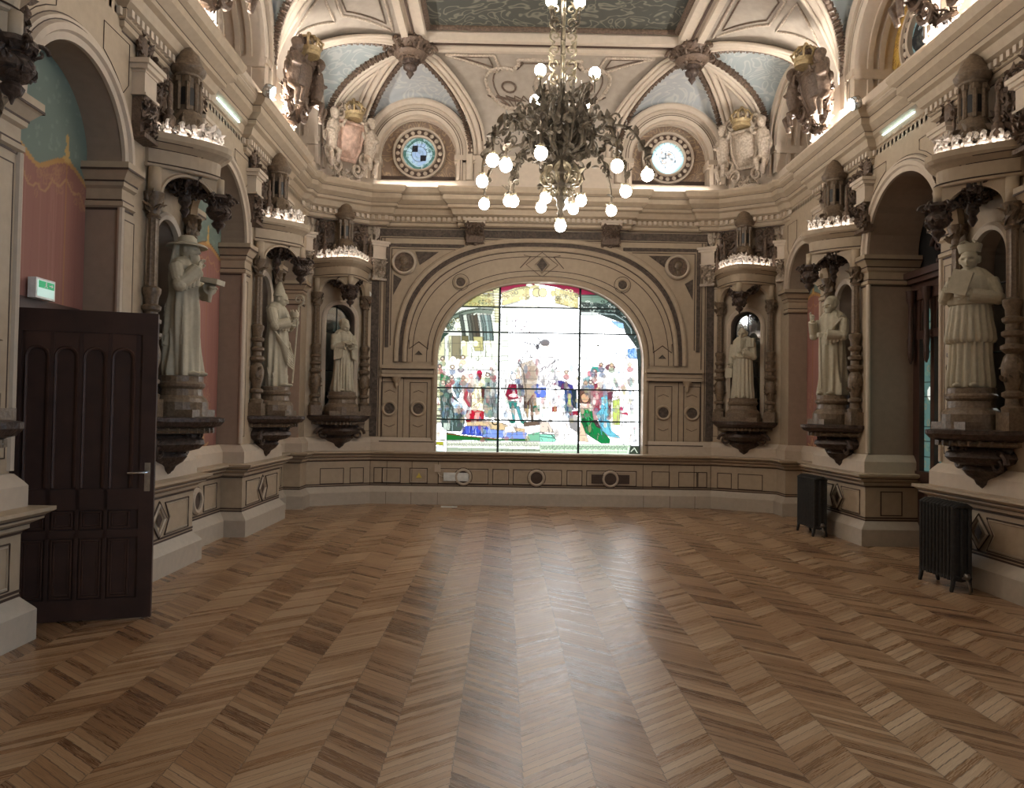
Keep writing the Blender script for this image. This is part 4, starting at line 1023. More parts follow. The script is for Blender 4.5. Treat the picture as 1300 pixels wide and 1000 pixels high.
# ================================================================== STAINED GLASS
def wx(u,v):
    X=-1.79+(u-552)*.01335+(v-577)*.00024; Z=.82-.01339*(v-577)+.00019*(u-552)
    return (-.642+(X+.642)*1.02,1.55+(Z-1.55)*1.02)
def paint_window():
    P=Paint(546,350,824,584,2.0,srgb(252,253,252)[:3]); r=random.Random(11);P.minw=.95;P.edge=True
    K=8.336
    q1=lambda x,y:(545+x/K,350+y/K);q2=lambda x,y:(685+x/K,350+y/K);q3=lambda x,y:(545+x/K,465+y/K);q4=lambda x,y:(685+x/K,465+y/K)
    # ---- upper left: masonry, arch, portal
    P.f=q1
    P.poly([(0,300),(740,330),(740,1000),(0,1000)],(226,232,214))
    P.poly([(0,0),(1167,0),(1167,130),(760,190),(560,190),(300,300),(0,500)],(206,200,150))
    P.poly([(250,60),(1167,0),(1167,90),(900,130),(760,190),(690,160),(560,170),(440,200)],(168,52,80))
    P.poly([(250,330),(440,195),(700,200),(700,335)],(182,182,120));P.poly([(770,180),(1060,120),(1060,240),(770,320)],(206,196,128))
    for k in range(70):
        x=r.uniform(270,1060);y=r.uniform(200,320)-(x>760)*max(0,(x-760)*.22);P.ell(x,y,r.uniform(14,34),r.uniform(10,26),r.choice([(120,104,50),(150,130,60),(232,226,170),(96,110,64),(200,190,120)]),.85,ring=.45)
    P.line([(770,200),(900,150),(1060,115)],.8,(90,80,40),.8);P.line([(250,325),(700,330)],.9,(80,90,60),.7);P.line([(440,212),(700,215)],.8,(110,90,50),.8)
    P.poly([(770,330),(1060,250),(1167,250),(1167,340),(770,350)],(240,240,220))
    P.line([(770,330),(930,280),(1167,330)],.9,(110,120,120),.7)
    P.poly([(160,520),(220,430),(350,370),(520,345),(680,350),(660,410),(500,395),(350,430),(270,470),(250,560),(200,590)],(120,136,120))
    P.line([(180,540),(240,430),(380,380),(520,355),(680,365)],1.2,(52,62,50));P.line([(220,560),(250,470),(350,425),(480,395)],1.0,(70,70,40))
    for k in range(16): P.ell(200+r.uniform(-20,120),r.uniform(440,590),r.uniform(12,26),r.uniform(12,26),r.choice([(140,130,70),(60,70,56),(210,214,190)]),.8,ring=.4)
    # portal arch mouldings
    for i,(x,c) in enumerate(((330,(90,98,88)),(370,(196,204,190)),(410,(110,116,104)),(440,(96,92,78)),(480,(88,80,66)),(520,(190,196,186)),(550,(120,140,134)),(590,(150,172,166)),(625,(110,130,126)))):
        P.poly([(x-15,430-abs(x-470)*.1),(x+25,400+abs(x-470)*.1),(x+52,600),(x+58,690),(x+20,690),(x+12,600)],c)
    for x in (345,395,430,505,545,575,640): P.line([(x,420),(x+25,520),(x+32,690)],.7,(48,56,50),.8)
    P.poly([(240,640),(330,640),(330,900),(240,900)],(150,142,112));P.poly([(340,640),(410,640),(415,700),(340,700)],(120,116,80));P.poly([(465,650),(570,650),(570,800),(480,800)],(196,190,130))
    for x,y,w,h in ((350,700,50,180),(465,700,70,60),(90,660,70,240),(205,640,30,260)): P.poly([(x,y),(x+w,y),(x+w,y+h),(x,y+h)],(210,206,150),.7)
    for k in range(60): x=r.uniform(90,720);y=r.uniform(640,980);P.line([(x,y),(x+r.uniform(-6,6),y+r.uniform(20,90))],.6,r.choice([(90,96,80),(130,130,110),(60,70,60)]),.55)
    P.poly([(80,600),(210,610),(160,650),(130,700),(80,740)],(56,78,66));
    for x in (340,470,600): P.ell(x+20,720,26,30,(236,234,206))
    for k in range(8): P.ell(250+k*55,900+(k%3)*25,34,42,(250,250,240))
    # column beside the mullion
    P.poly([(670,110),(745,110),(735,330),(745,500),(700,500),(690,300)],(226,224,176))
    for y in range(120,500,28): P.line([(672,y),(745,y+4)],.9,r.choice([(100,100,60),(150,150,110),(70,80,60)]),.75)
    P.poly([(760,400),(830,400),(830,1000),(760,1000)],(234,238,226))
    for y in (520,600,690,750,850,900): P.line([(760,y),(830,y)],.6,(120,124,110),.6)
    P.line([(820,400),(815,600)],.8,(120,130,120),.6)
    # bare tree in the white sky
    for k in range(34):
        x=r.uniform(880,1060);y=430+(x-880)*.35+r.uniform(-10,130);P.line([(x,y),(x+r.uniform(10,60),y+r.uniform(-50,30))],.55,r.choice([(120,96,120),(150,130,140),(96,80,96)]),.7)
    P.line([(880,410),(880,600)],.6,(120,120,120),.6);P.line([(880,540),(1167,545)],.5,(140,140,140),.6)
    P.ell(1140,180,55,52,(206,196,130));P.ell(1140,180,55,52,(90,84,50),1,ring=.16);P.ell(1035,165,30,34,(190,180,110));P.ell(1060,100,34,14,(244,240,220));P.ell(1150,85,36,20,(240,236,214))
    # figures sketchy
    P.line([(895,665),(1080,725)],.8,(80,90,110),.9)
    for k in range(70): x=r.uniform(870,1160);y=r.uniform(700,1000);P.line([(x,y),(x+r.uniform(-30,30),y+r.uniform(-10,50))],.6,r.choice([(70,64,70),(110,100,100),(160,150,150),(60,50,44)]),.7)
    P.ell(1135,700,40,50,(40,46,60),1,ring=.25);P.ell(1145,755,22,28,(60,60,70),.9)
    # ---- upper right
    P.f=q2
    P.poly([(0,0),(200,40),(430,120),(620,195),(420,205),(180,120),(0,90)],(158,46,74))
    P.ell(35,180,50,55,(214,204,140));P.ell(35,180,50,55,(90,84,50),1,ring=.16);P.ell(145,185,30,36,(200,190,120))
    P.poly([(170,130),(410,190),(410,345),(170,290)],(196,186,116));
    for k in range(40): P.ell(r.uniform(180,410),r.uniform(150,330),r.uniform(12,30),r.uniform(10,22),r.choice([(112,100,50),(150,130,60),(232,226,170),(80,90,60)]),.85,ring=.45)
    P.poly([(0,280),(160,290),(330,330),(410,350),(0,350)],(246,244,228))
    P.poly([(430,200),(620,200),(760,240),(960,380),(1060,520),(1100,640),(1100,1000),(1045,1000),(1030,760),(960,660),(910,600),(890,500),(760,455),(640,410),(500,385),(430,370)],(58,72,68))
    P.poly([(440,205),(640,205),(760,250),(700,300),(440,280)],(118,144,126))
    for k in range(60): x=r.uniform(430,900);P.ell(x,r.uniform(260,370)+max(0,x-650)*.35,r.uniform(10,30),r.uniform(6,18),r.choice([(30,38,38),(130,150,140),(80,96,90),(200,210,200)]),.8,ring=.5)
    P.line([(640,400),(800,410),(910,480),(970,560),(980,620)],1.2,(150,168,166));P.line([(660,380),(820,390),(940,470),(1000,580)],1,(24,30,32))
    P.poly([(430,380),(640,385),(600,420),(430,420)],(196,206,200))
    P.poly([(760,470),(890,500),(900,560),(840,550),(780,500)],(160,206,240));P.poly([(930,780),(1020,760),(1040,880),(940,870)],(120,170,226))
    for k in range(30): x=r.uniform(600,1030);y=r.uniform(640,880);P.line([(x,y),(x+r.uniform(-60,60),y+r.uniform(-50,50))],.5,r.choice([(120,140,150),(170,180,190),(90,110,120)]),.6)
    for k in range(24): x=r.uniform(930,1030);y=r.uniform(760,880);P.line([(x,y),(x+r.uniform(-10,10),y+r.uniform(10,40))],.7,r.choice([(80,130,200),(180,214,240)]),.8)
    P.ell(620,740,12,14,(60,70,60));P.line([(500,880),(520,830),(570,820),(590,860)],.9,(40,80,70));P.line([(720,820),(900,830)],.5,(120,130,140),.7);P.line([(810,790),(810,840)],.8,(90,110,130))
    for k in range(60): x=r.uniform(0,1040);y=r.uniform(650,1000);P.line([(x,y),(x+r.uniform(-14,14),y+r.uniform(0,40))],.55,r.choice([(120,120,120),(170,170,170),(80,76,76)]),.55)
    P.ell(120,900,45,42,(60,60,60),1,ring=.22);P.ell(590,985,45,26,(70,176,160));P.ell(750,970,55,40,(130,84,90));P.ell(760,970,24,26,(240,214,204))
    # ---- lower left
    P.f=q3
    P.poly([(50,0),(110,0),(120,210),(120,600),(60,600)],(222,224,190))
    for k in range(26): y=r.uniform(0,560);P.line([(60,y),(120,y+r.uniform(-4,8))],.8,r.choice([(60,60,40),(150,150,70),(120,130,90)]),.7)
    P.poly([(60,300),(95,340),(120,390),(60,400)],(250,250,246));P.poly([(70,600),(110,620),(170,750),(170,780),(60,780)],(240,240,226));P.line([(60,780),(170,785)],1.2,(60,50,20))
    for y in (410,470,530,590): P.line([(50,y),(130,y)],1.2,(46,40,24),.9)
    P.poly([(120,60),(200,110),(260,120),(230,220),(120,220)],(60,140,90));P.poly([(120,120),(170,130),(230,180),(120,200)],(80,176,110))
    P.poly([(110,200),(220,120),(240,300),(350,420),(375,600),(330,690),(200,690),(130,640),(120,400)],(78,98,92))
    for k in range(60): x=r.uniform(125,350);y=r.uniform(210,600);P.line([(x,y),(x+r.uniform(-10,14),y+r.uniform(40,130))],.7,r.choice([(40,54,52),(130,160,156),(170,196,196),(56,74,70)]),.7)
    P.poly([(230,330),(290,370),(340,400),(350,440),(260,450),(225,380)],(200,226,240));P.poly([(150,600),(220,600),(215,680),(150,670)],(190,204,190));P.poly([(240,130),(350,130),(340,250),(310,340),(250,260)],(170,200,200))
    for k in range(20): x=r.uniform(240,345);y=r.uniform(140,300);P.line([(x,y),(x+r.uniform(-14,24),y+r.uniform(20,70))],.7,(50,70,70),.8)
    P.poly([(345,90),(470,80),(460,200),(440,440),(360,400),(350,240)],(240,210,200));P.poly([(370,240),(420,230),(400,330),(440,420),(420,440),(365,350)],(190,80,90));P.line([(420,240),(450,440)],1.4,(120,60,50))
    P.ell(440,105,24,20,(170,80,96),.8,ring=.3)
    P.poly([(480,130),(600,100),(600,300),(560,500),(440,500),(450,300)],(244,238,206));P.ell(530,75,32,32,(216,50,90));P.poly([(500,80),(560,80),(545,140),(520,160)],(160,50,60))
    P.poly([(545,220),(600,220),(560,400)],(100,52,50));P.line([(600,330),(440,430)],1,(150,140,60))
    for k in range(30): x=r.uniform(450,560);y=r.uniform(230,470);P.line([(x,y),(x+r.uniform(-8,8),y+r.uniform(10,40))],.6,r.choice([(190,160,90),(150,130,90),(230,220,180)]),.7)
    P.poly([(400,470),(480,460),(580,480),(575,560),(400,570),(380,530)],(206,30,56));P.poly([(480,490),(530,490),(530,560),(490,560)],(250,160,150));P.poly([(380,570),(570,570),(500,600),(400,600)],(150,20,40))
    P.poly([(600,60),(700,90),(720,540),(590,540),(570,420)],(140,156,154))
    for k in range(40): x=r.uniform(590,715);y=r.uniform(90,500);P.line([(x,y),(x+r.uniform(-8,8),y+r.uniform(30,140))],.7,r.choice([(60,72,70),(190,200,196),(96,110,104)]),.8)
    P.poly([(390,590),(560,580),(760,600),(860,640),(1010,660),(1010,690),(600,660),(400,640)],(222,196,150));P.poly([(380,630),(600,630),(650,700),(560,740),(340,720)],(70,96,214));P.poly([(560,660),(1030,700),(1020,770),(560,750)],(136,164,232))
    for k in range(30): x=r.uniform(350,640);P.line([(x,640),(x+r.uniform(-30,30),720)],.8,r.choice([(30,40,140),(170,190,246),(90,110,220)]),.8)
    P.poly([(180,700),(330,730),(760,770),(1040,770),(1040,790),(180,780)],(36,120,50));P.line([(180,715),(700,770)],1,(140,60,30));P.poly([(1040,720),(1167,690),(1167,790),(1030,790)],(130,196,160))
    P.ell(695,590,38,34,(60,50,40),1,ring=.35);P.line([(770,770),(860,620),(760,600)],1,(110,90,70))
    P.poly([(760,0),(1167,0),(1167,570),(760,570)],(244,244,238))
    P.poly([(840,190),(920,190),(940,340),(830,360),(800,310)],(166,30,66));P.ell(890,310,50,20,(248,200,200));P.poly([(835,370),(930,370),(920,450),(850,450)],(60,150,140));P.poly([(860,440),(900,440),(905,590),(885,590)],(96,176,180));P.poly([(910,430),(945,420),(990,580),(965,590)],(96,176,180));P.ell(880,590,36,16,(50,130,110));P.ell(1000,595,34,16,(70,150,130))
    P.ell(890,110,34,44,(60,50,60),.9,ring=.2);P.poly([(930,150),(990,80),(1030,90),(990,330),(950,300)],(90,80,90));
    P.poly([(1000,0),(1167,0),(1167,120),(1090,160),(1010,140)],(160,130,110));P.poly([(1085,200),(1167,180),(1167,330),(1130,330)],(90,116,226));P.poly([(1010,190),(1090,190),(1140,430),(1110,440),(1070,260),(1040,560),(1000,440)],(190,160,120))
    P.poly([(1000,300),(1060,300),(1060,450),(1000,440)],(96,70,60));P.poly([(1060,300),(1090,300),(1100,600),(1080,610)],(120,96,80));P.poly([(1100,420),(1167,410),(1167,480),(1100,480)],(50,130,100));P.poly([(1000,590),(1167,580),(1167,620),(1000,640)],(120,100,84))
    for k in range(90): x=r.uniform(770,1160);y=r.uniform(0,560);P.line([(x,y),(x+r.uniform(-16,16),y+r.uniform(0,50))],.55,r.choice([(60,56,60),(120,110,110),(160,150,160),(40,36,40)]),.6)
    P.poly([(800,640),(880,620),(920,700),(800,700)],(244,236,226))
    P.poly([(180,790),(1167,800),(1167,930),(180,920)],(226,234,214));P.poly([(75,800),(150,800),(150,840),(75,830)],(190,190,60));P.poly([(75,850),(150,850),(150,910),(75,910)],(210,236,232))
    for k in range(90): x=190+k*10.8;P.line([(x,805+(k%3)*4),(x+4,r.uniform(830,850))],.55,(150,150,130),.7)
    P.poly([(190,865),(1167,880),(1167,900),(190,890)],(150,170,140),.8)
    for k in range(60): P.ell(760+k*9,885,3,5,(40,60,40),.9)
    # ---- lower right
    P.f=q4
    P.poly([(0,190),(60,160),(70,330),(0,330)],(110,140,236));P.poly([(0,120),(60,100),(90,200),(60,220)],(150,140,90),.7)
    P.poly([(170,150),(230,150),(350,200),(360,240),(270,245),(160,190)],(76,70,150));P.poly([(240,180),(300,190),(290,240),(220,240)],(120,60,110));P.poly([(265,250),(350,250),(360,460),(270,500)],(56,84,140));P.poly([(300,290),(330,290),(330,420),(300,400)],(200,220,130));P.poly([(340,250),(390,250),(390,450),(350,430)],(40,60,70))
    P.poly([(130,430),(180,420),(180,480),(130,480)],(190,60,60));P.poly([(300,480),(400,470),(410,520),(320,520)],(170,40,66));P.poly([(300,520),(400,530),(400,700),(320,650)],(110,104,100),.8);P.poly([(160,600),(280,600),(330,700),(240,790),(120,720)],(252,248,240))
    P.poly([(0,715),(150,720),(170,780),(160,800),(0,800)],(150,226,200));P.line([(0,740),(150,760)],.7,(60,120,100));P.poly([(0,580),(90,590),(150,700),(0,700)],(190,160,120),.6);P.line([(0,700),(120,720),(200,800)],1,(70,60,40))
    P.poly([(400,240),(760,240),(740,560),(560,570),(540,300),(400,300)],(170,110,110),.85)
    P.ell(530,80,30,36,(230,150,160));P.ell(590,40,46,34,(70,176,160));P.poly([(460,130),(530,100),(540,240),(460,240)],(150,190,190));P.poly([(560,190),(700,150),(700,240),(570,240)],(150,60,80));P.poly([(680,110),(710,110),(720,240),(670,240)],(240,240,236))
    P.poly([(420,250),(540,270),(540,400),(420,390)],(120,84,70));P.ell(480,335,50,56,(226,180,140),.9);P.ell(480,335,52,58,(90,56,40),1,ring=.2);P.poly([(430,390),(540,395),(550,460),(430,450)],(240,220,206))
    P.ell(600,440,44,38,(176,60,80));P.poly([(570,300),(680,280),(650,400),(600,420),(560,380)],(190,110,120))
    P.poly([(425,450),(550,440),(570,570),(640,650),(745,770),(740,815),(650,815),(560,760),(480,700),(440,590)],(16,140,70))
    for k in range(36): t=r.random();x=430+t*110;y=460+r.uniform(0,160);P.line([(x,y),(x+r.uniform(0,50),y+r.uniform(40,140))],.8,r.choice([(0,70,36),(70,200,120),(10,110,56)]),.75)
    P.poly([(650,330),(715,300),(735,560),(760,680),(860,760),(740,745),(660,680),(620,560),(600,500),(650,450)],(120,206,226))
    for k in range(30): x=r.uniform(620,730);y=r.uniform(350,640);P.line([(x,y),(x+r.uniform(-6,30),y+r.uniform(30,110))],.8,r.choice([(50,110,150),(220,246,250),(90,176,206)]),.75)
    P.poly([(720,280),(780,260),(760,400),(750,560),(735,500)],(120,50,66));P.poly([(775,360),(850,340),(850,620),(770,620)],(206,226,110));P.poly([(860,420),(880,440),(880,470),(840,460)],(226,40,110));P.poly([(840,490),(930,490),(940,520),(880,505)],(226,40,90))
    P.poly([(430,590),(445,600),(520,800),(410,790)],(226,200,170));P.poly([(560,570),(610,570),(650,660),(600,640)],(80,60,60))
    P.poly([(1045,0),(1100,0),(1090,940),(1050,940)],(44,52,48));P.poly([(950,840),(1050,840),(1050,940),(950,940)],(60,70,56));P.line([(965,900),(1000,860),(1030,910)],1,(200,210,190))
    for k in range(120): x=r.uniform(10,1040);y=r.uniform(0,780);P.line([(x,y),(x+r.uniform(-16,16),y+r.uniform(0,50))],.55,r.choice([(80,60,60),(120,120,120),(190,150,150),(50,46,50)]),.5)
    for k in range(26): x=r.uniform(880,1030);y=r.uniform(650,830);P.line([(x,y),(x+r.uniform(-20,20),y+r.uniform(0,40))],.7,r.choice([(70,76,60),(150,160,140)]),.6)
    P.poly([(0,815),(960,830),(940,940),(0,930)],(206,226,200));
    for k in range(100): x=10+k*9.2;P.line([(x,840+(k%3)*4),(x+4,r.uniform(865,885))],.55,(120,150,120),.7);P.ell(x,905,3,5,(60,96,60),.9)
    P.f=lambda x,y:(x,y);P.edge=False
    for k in range(26):   # heads and collars of the crowd
        u=r.choice([r.uniform(556,628),r.uniform(655,730),r.uniform(738,800)]);v=r.uniform(455,492)
        P.ell(u,v,2.6,3.4,r.choice([(238,214,196),(246,236,226),(224,190,160)]));P.ell(u,v-1.6,3.2,3,r.choice([(120,90,60),(90,80,80),(150,130,110),(60,50,50),(200,190,170)]),.8,ring=.55);P.ell(u,v+5,4.5,3.5,r.choice([(190,110,110),(120,140,170),(150,170,140),(220,200,160),(110,90,110),(230,226,220)]),.75)
    for k in range(60):   # folds
        u=r.uniform(556,800);v=r.uniform(478,545);P.line([(u,v),(u+r.uniform(-3,3),v+r.uniform(5,16))],.9,r.choice([(90,84,90),(150,140,140),(60,60,64),(120,110,90)]),.45)
    P.ell(692,440,5.5,7,(236,226,216));P.ell(692,435,6.4,4.4,(70,66,76),.8);P.poly([(683,448),(702,448),(708,470),(700,492),(684,492),(678,470)],(226,222,220),.8)
    for k in range(24): u=r.uniform(680,708);v=r.uniform(448,488);P.line([(u,v),(u+r.uniform(-5,5),v+r.uniform(2,8))],.9,(84,80,92),.7)
    P.poly([(660,462),(676,456),(684,470),(680,496),(668,512),(664,490)],(186,170,150),.8);P.line([(655,455),(664,470),(668,500),(664,530)],1.1,(70,60,50),.8);P.line([(676,456),(670,446),(664,452),(662,462)],1.2,(60,54,50),.8)
    P.line([(652,430),(676,438)],1,(110,110,120),.8);P.line([(704,470),(712,462),(708,456),(700,462)],1.2,(60,66,70),.8)
    for k in range(420):  # small pieces of painted glass through the crowd
        u=r.choice([r.uniform(554,632),r.uniform(640,735),r.uniform(738,806)]);v=r.gauss(505,24)
        if v<452 or v>560: continue
        c=r.choice([(222,214,200),(160,150,140),(120,110,110),(200,170,150),(170,90,100),(110,140,170),(120,160,140),(230,226,216),(190,180,130),(90,90,100)])
        P.ell(u,v,r.uniform(1.2,3.4),r.uniform(1.5,5.5),c,.5)
    for k in range(260):
        u=r.uniform(556,806);v=r.uniform(450,560);P.line([(u,v),(u+r.uniform(-4,4),v+r.uniform(-1,7))],.9,(60,56,62),.32)
    for k in range(60):
        u=r.uniform(640,800);v=r.uniform(425,470);P.line([(u,v),(u+r.uniform(-4,4),v+r.uniform(-3,5))],.9,(110,106,112),.4)
    # lead lines
    for x in (568,583,598,613,650,668,685,701,716,752,768,784,800): P.line([(x,360),(x,584)],.5,(70,76,72),.4)
    for y in (375,407,436,452,470,480,505,516,550,564,575): P.line([(548,y),(822,y+3)],.5,(70,76,72),.35)
    return P
P=paint_window()
P.C[...,:3]=np.clip(P.C[...,:3],.003,1)
g,C=P.mesh(lambda u,v:(lambda q:(q[0],13.30,q[1]))(wx(u,v)))
L=C[:,:3].min(axis=1,keepdims=True);C[:,:3]*=(.55+.45*L)*(1+2.6*np.clip((L-.88)/.1,0,1))*np.array([.97,1.0,1.05])
bars=MB()
for u in (633,735): X,_=wx(u,480);bars.box(X-.018,X+.018,13.26,13.29,.82,3.85)
for v in (391,423,494,534): _,Z=wx(680,v);bars.box(-1.85,1.8,13.265,13.285,Z-.012,Z+.012)
o=struct('window_1',bars,'ironbar');obj('stained_glass_pane',g,'glass_art',o,cols=C)
# ================================================================== FRESCOES
def fresco(s,a0,a1,X,lab):
    P=Paint(a0*100,85,a1*100,430,.7,srgb(112,126,116)[:3]);r=random.Random(int(a0*7));mid=(a0+a1)*50
    for k in range(170): P.ell(r.uniform(a0,a1)*100,r.uniform(345,425),r.uniform(1,2.4),r.uniform(1,2.6),(134,148,134),.45)
    top=lambda u:338+9*abs(cos(PI*(u-mid+38)/76))**1.5
    m=(P.V<np.vectorize(top)(P.U));P.put(m,(146,100,88))
    for k in range(26):
        u=r.uniform(a0,a1)*100;P.line([(u,100),(u+r.uniform(-4,4),330)],1.6,r.choice([(138,90,82),(162,114,104)]),.4)
    us=np.linspace(a0*100,a1*100,60)
    P.line([(u,top(u)-1) for u in us],4.5,(176,130,76));P.line([(u,top(u)+2) for u in us],1.2,(110,84,50))
    P.line([(u,top(u)-14-6*abs(sin(PI*(u-mid)/19))) for u in us],2,(170,126,92),.8)
    for g in (-1,1):
        x=mid+g*38;P.line([(x,130),(x,350)],2.5,(150,100,60),.8);P.ell(x,354,3,6,(196,156,90));P.ell(x,364,2,5,(196,156,90));P.ell(x,348,6,2.4,(196,156,90))
        P.ell(x,128,6,7,(196,150,96));P.poly([(x-9,100),(x+9,100),(x+4,126),(x-4,126)],(150,100,80))
        for q in (-1,1): P.line([(x,122),(x+q*6,110),(x+q*16,114)],2,(200,160,110),.9)
        for k in range(40): P.ell(x+r.uniform(-18,18),r.uniform(120,190),r.uniform(1.5,4),r.uniform(2,5),(172,128,104),.5,ring=.5)
    P.poly([(a0*100,80),(a1*100,80),(a1*100,100),(a0*100,100)],(150,128,108))
    g,C=P.mesh(lambda u,v:Vector((s*X,u/100,v/100)));mb=MB();mb.v=g.v;mb.f=g.f
    o=obj('painted_drapery_mural',mb,'fresco',cols=C)
    # give the fresco its real plaster thickness
    so=o.modifiers.new('t','SOLIDIFY');so.thickness=.02;so.offset=0
    tag(o,lab,'mural','painted drapery murals in the wall arches')
    return o
fresco(-1,7.86,9.43,4.15,'mural of a red drape under green sky, left wall between hat statue and bishop')
fresco(-1,10.88,12.09,4.15,'narrow green and red mural on the left wall by the far corner')
fresco(1,10.88,12.09,4.15,'dark red drapery mural on the right wall, between the capped statue and the corner')
fresco(1,5.06,6.39,4.15,'drapery mural on the right wall, nearest arch outside the view')
# near-left mural hangs above the door opening
P=None
def fresco_top():
    a0,a1=5.06,6.39
    P=Paint(a0*100,228,a1*100,430,.7,srgb(112,126,116)[:3]);r=random.Random(4);mid=(a0+a1)*50
    for k in range(120): P.ell(r.uniform(a0,a1)*100,r.uniform(350,425),r.uniform(1,2),r.uniform(1,2.2),(134,148,134),.45)
    top=lambda u:336+12*abs(cos(PI*(u-mid-0)/78+PI*.0-.1))**1.2 if False else 335+14*abs(cos(PI*(u-(mid+38))/76))**1.6
    P.put(P.V<np.vectorize(top)(P.U),(146,100,88))
    for k in range(26):
        u=r.uniform(a0,a1)*100;P.line([(u,228),(u+r.uniform(-4,4),330)],1.4,r.choice([(138,90,82),(162,114,104)]),.4)
    us=np.linspace(a0*100,a1*100,60)
    P.line([(u,top(u)-1) for u in us],4,(176,134,80));P.line([(u,top(u)-14-7*abs(sin(PI*(u-mid)/19))) for u in us],2,(174,134,96),.85)
    for k in range(50): u=r.uniform(a0,a1)*100;P.ell(u,top(u)-r.uniform(6,26),r.uniform(1.5,4),r.uniform(2,4),(168,124,92),.5,ring=.5)
    for g in (-1,1):
        x=mid+g*38;P.line([(x,228),(x,352)],2.4,(168,120,74),.8);P.ell(x,356,3,6,(190,156,96));P.ell(x,366,2,5,(190,156,96));P.ell(x,350,6,2,(190,156,96))
    g,C=P.mesh(lambda u,v:Vector((-4.15,u/100,v/100)));mb=MB();mb.v=g.v;mb.f=g.f
    o=obj('painted_drapery_mural',mb,'fresco',cols=C);so=o.modifiers.new('t','SOLIDIFY');so.thickness=.02;so.offset=0
    tag(o,'mural of a red drape below green, above the open dark wooden door','mural','painted drapery murals in the wall arches')
fresco_top()
# ================================================================== DOORS
d=MB();W_,H_=.98,2.24
d.box(0,W_,-.012,.012,0.01,H_)
dr=MB()
cols=[(.13,.30),(.34,.51),(.55,.72),(.76,.86)]
cols=[(.12+.185*k,.12+.185*k+.16) for k in range(4)]
for y0,y1 in ((-.03,-.012),(.012,.03)):
    d.box(0,.10,y0,y1,.01,H_);d.box(.88,W_,y0,y1,.01,H_);d.box(.10,.88,y0,y1,.01,.16);d.box(.10,.88,y0,y1,.80,.95);d.box(.10,.88,y0,y1,2.08,H_);d.box(.10,.88,y0,y1,.60,.655)
    for a,b2 in cols[:-1]: d.box(b2,b2+.025,y0,y1,.16,2.08)
leaf=struct('door_1',d,'wood')
for g in (-1,1):
    f=lambda a,z,o=0:Vector((a,g*(.012+o),z))
    for a,b2 in cols:
        c=(a+b2)/2;h=(b2-a)/2
        arch_face(dr,f,a,b2,.95,2.08,c,h-.012,.97,1.95,n=12) if False else None
        fo=lambda A,z,o=0:Vector((A,g*(.022+o),z))
        arch_face(dr,fo,a,b2,1.9,2.08,c,h-.004,1.9,1.9,n=12)
        arch_mold(dr,fo,c,1.9,h-.02,h-.02,[(0,-.008),(0,.008),(.014,.012),(.022,0)],14,legs=.96)
        for z0,z1 in ((.16,.60),(.655,.80)):
            for k,(o1) in ((.012,.006),(.028,-.002)):
                fbox(dr,fo,a+k,a+k+.01,z0+k,z1-k,-.01,o1);fbox(dr,fo,b2-k-.01,b2-k,z0+k,z1-k,-.01,o1);fbox(dr,fo,a+k,b2-k,z0+k,z0+k+.01,-.01,o1);fbox(dr,fo,a+k,b2-k,z1-k-.01,z1-k,-.01,o1)
obj('panel_moulding',dr,'wood2',leaf,auto=True)
h=MB()
for g in (-1,1):
    h.box(.915,.955,g*.03,g*.036,.93,1.14);h.tube([(.935,g*.03,1.07),(.935,g*.085,1.07),(.92,g*.09,1.07),(.81,g*.09,1.068)],.009,8)
obj('door_handle',h,'steel',leaf,auto=True)
h=MB();h.box(W_-.001,W_+.003,-.012,.012,.93,1.14);obj('latch_plate',h,'steel',leaf)
leaf.location=(-4.16,5.47,0);leaf.rotation_euler=(0,0,math.atan2(.28,.94))
# frame and dark vestibule behind it
d=MB()
for a,b2,z0,z1 in ((5.12,5.22,0,2.28),(6.25,6.33,0,2.28),(5.12,6.33,2.24,2.34)): d.box(-4.26,-4.13,a,b2,z0,z1)
o=struct('trim_20',d,'wood2')
d=MB();d.box(-5.6,-5.5,4.9,6.6,0,2.6);d.box(-5.6,-4.3,4.85,4.95,0,2.6);d.box(-5.6,-4.3,6.5,6.6,0,2.6);d.box(-5.6,-4.3,4.9,6.6,2.5,2.6);d.box(-5.6,-4.3,4.9,6.6,-.05,-.001);o=struct('wall_vestibule',d,'jamb')
# right: carved wood screen with leaded glass
XS=4.44
d=MB();f=side(1,XS)
fbox(d,f,7.85,9.44,0,.85,0,-.06)
for a,b2 in ((7.85,8.05),(8.98,9.06),(9.30,9.44)): fbox(d,f,a,b2,.8,3.3,.03,-.06)
for z0,z1,o in ((.80,.92,.05),(2.52,2.62,.04),(3.0,3.12,.05),(3.2,3.26,.12),(3.26,3.34,.16),(3.12,3.20,.06)): fbox(d,f,7.85,9.44,z0,z1,o,-.06)
for a,b2 in ((8.05,8.98),(9.06,9.30)):
    c=(a+b2)/2;arch_face(d,lambda p,z,o=0:f(p,z,.01),a,b2,2.6,3.02,c,(b2-a)/2-.02,2.62,2.80,min(.18,(b2-a)/2-.02),n=16)
    rectline(d,lambda p,z,o=0:f(p,z,o),a+.03,b2-.03,.1,.75,.03,.02)
for a in (9.02,9.37,7.95):
    c=f(a,0,.10);d.lathe([(.035,2.35),(.03,2.4),(.04,2.5),(.03,2.55),(.03,2.95),(.05,3.0),(.06,3.12)],c,10);d.lathe([(.01,2.22),(.03,2.28),(.035,2.35)],c,8)
o=struct('door_2',d,'wood2',auto=True)
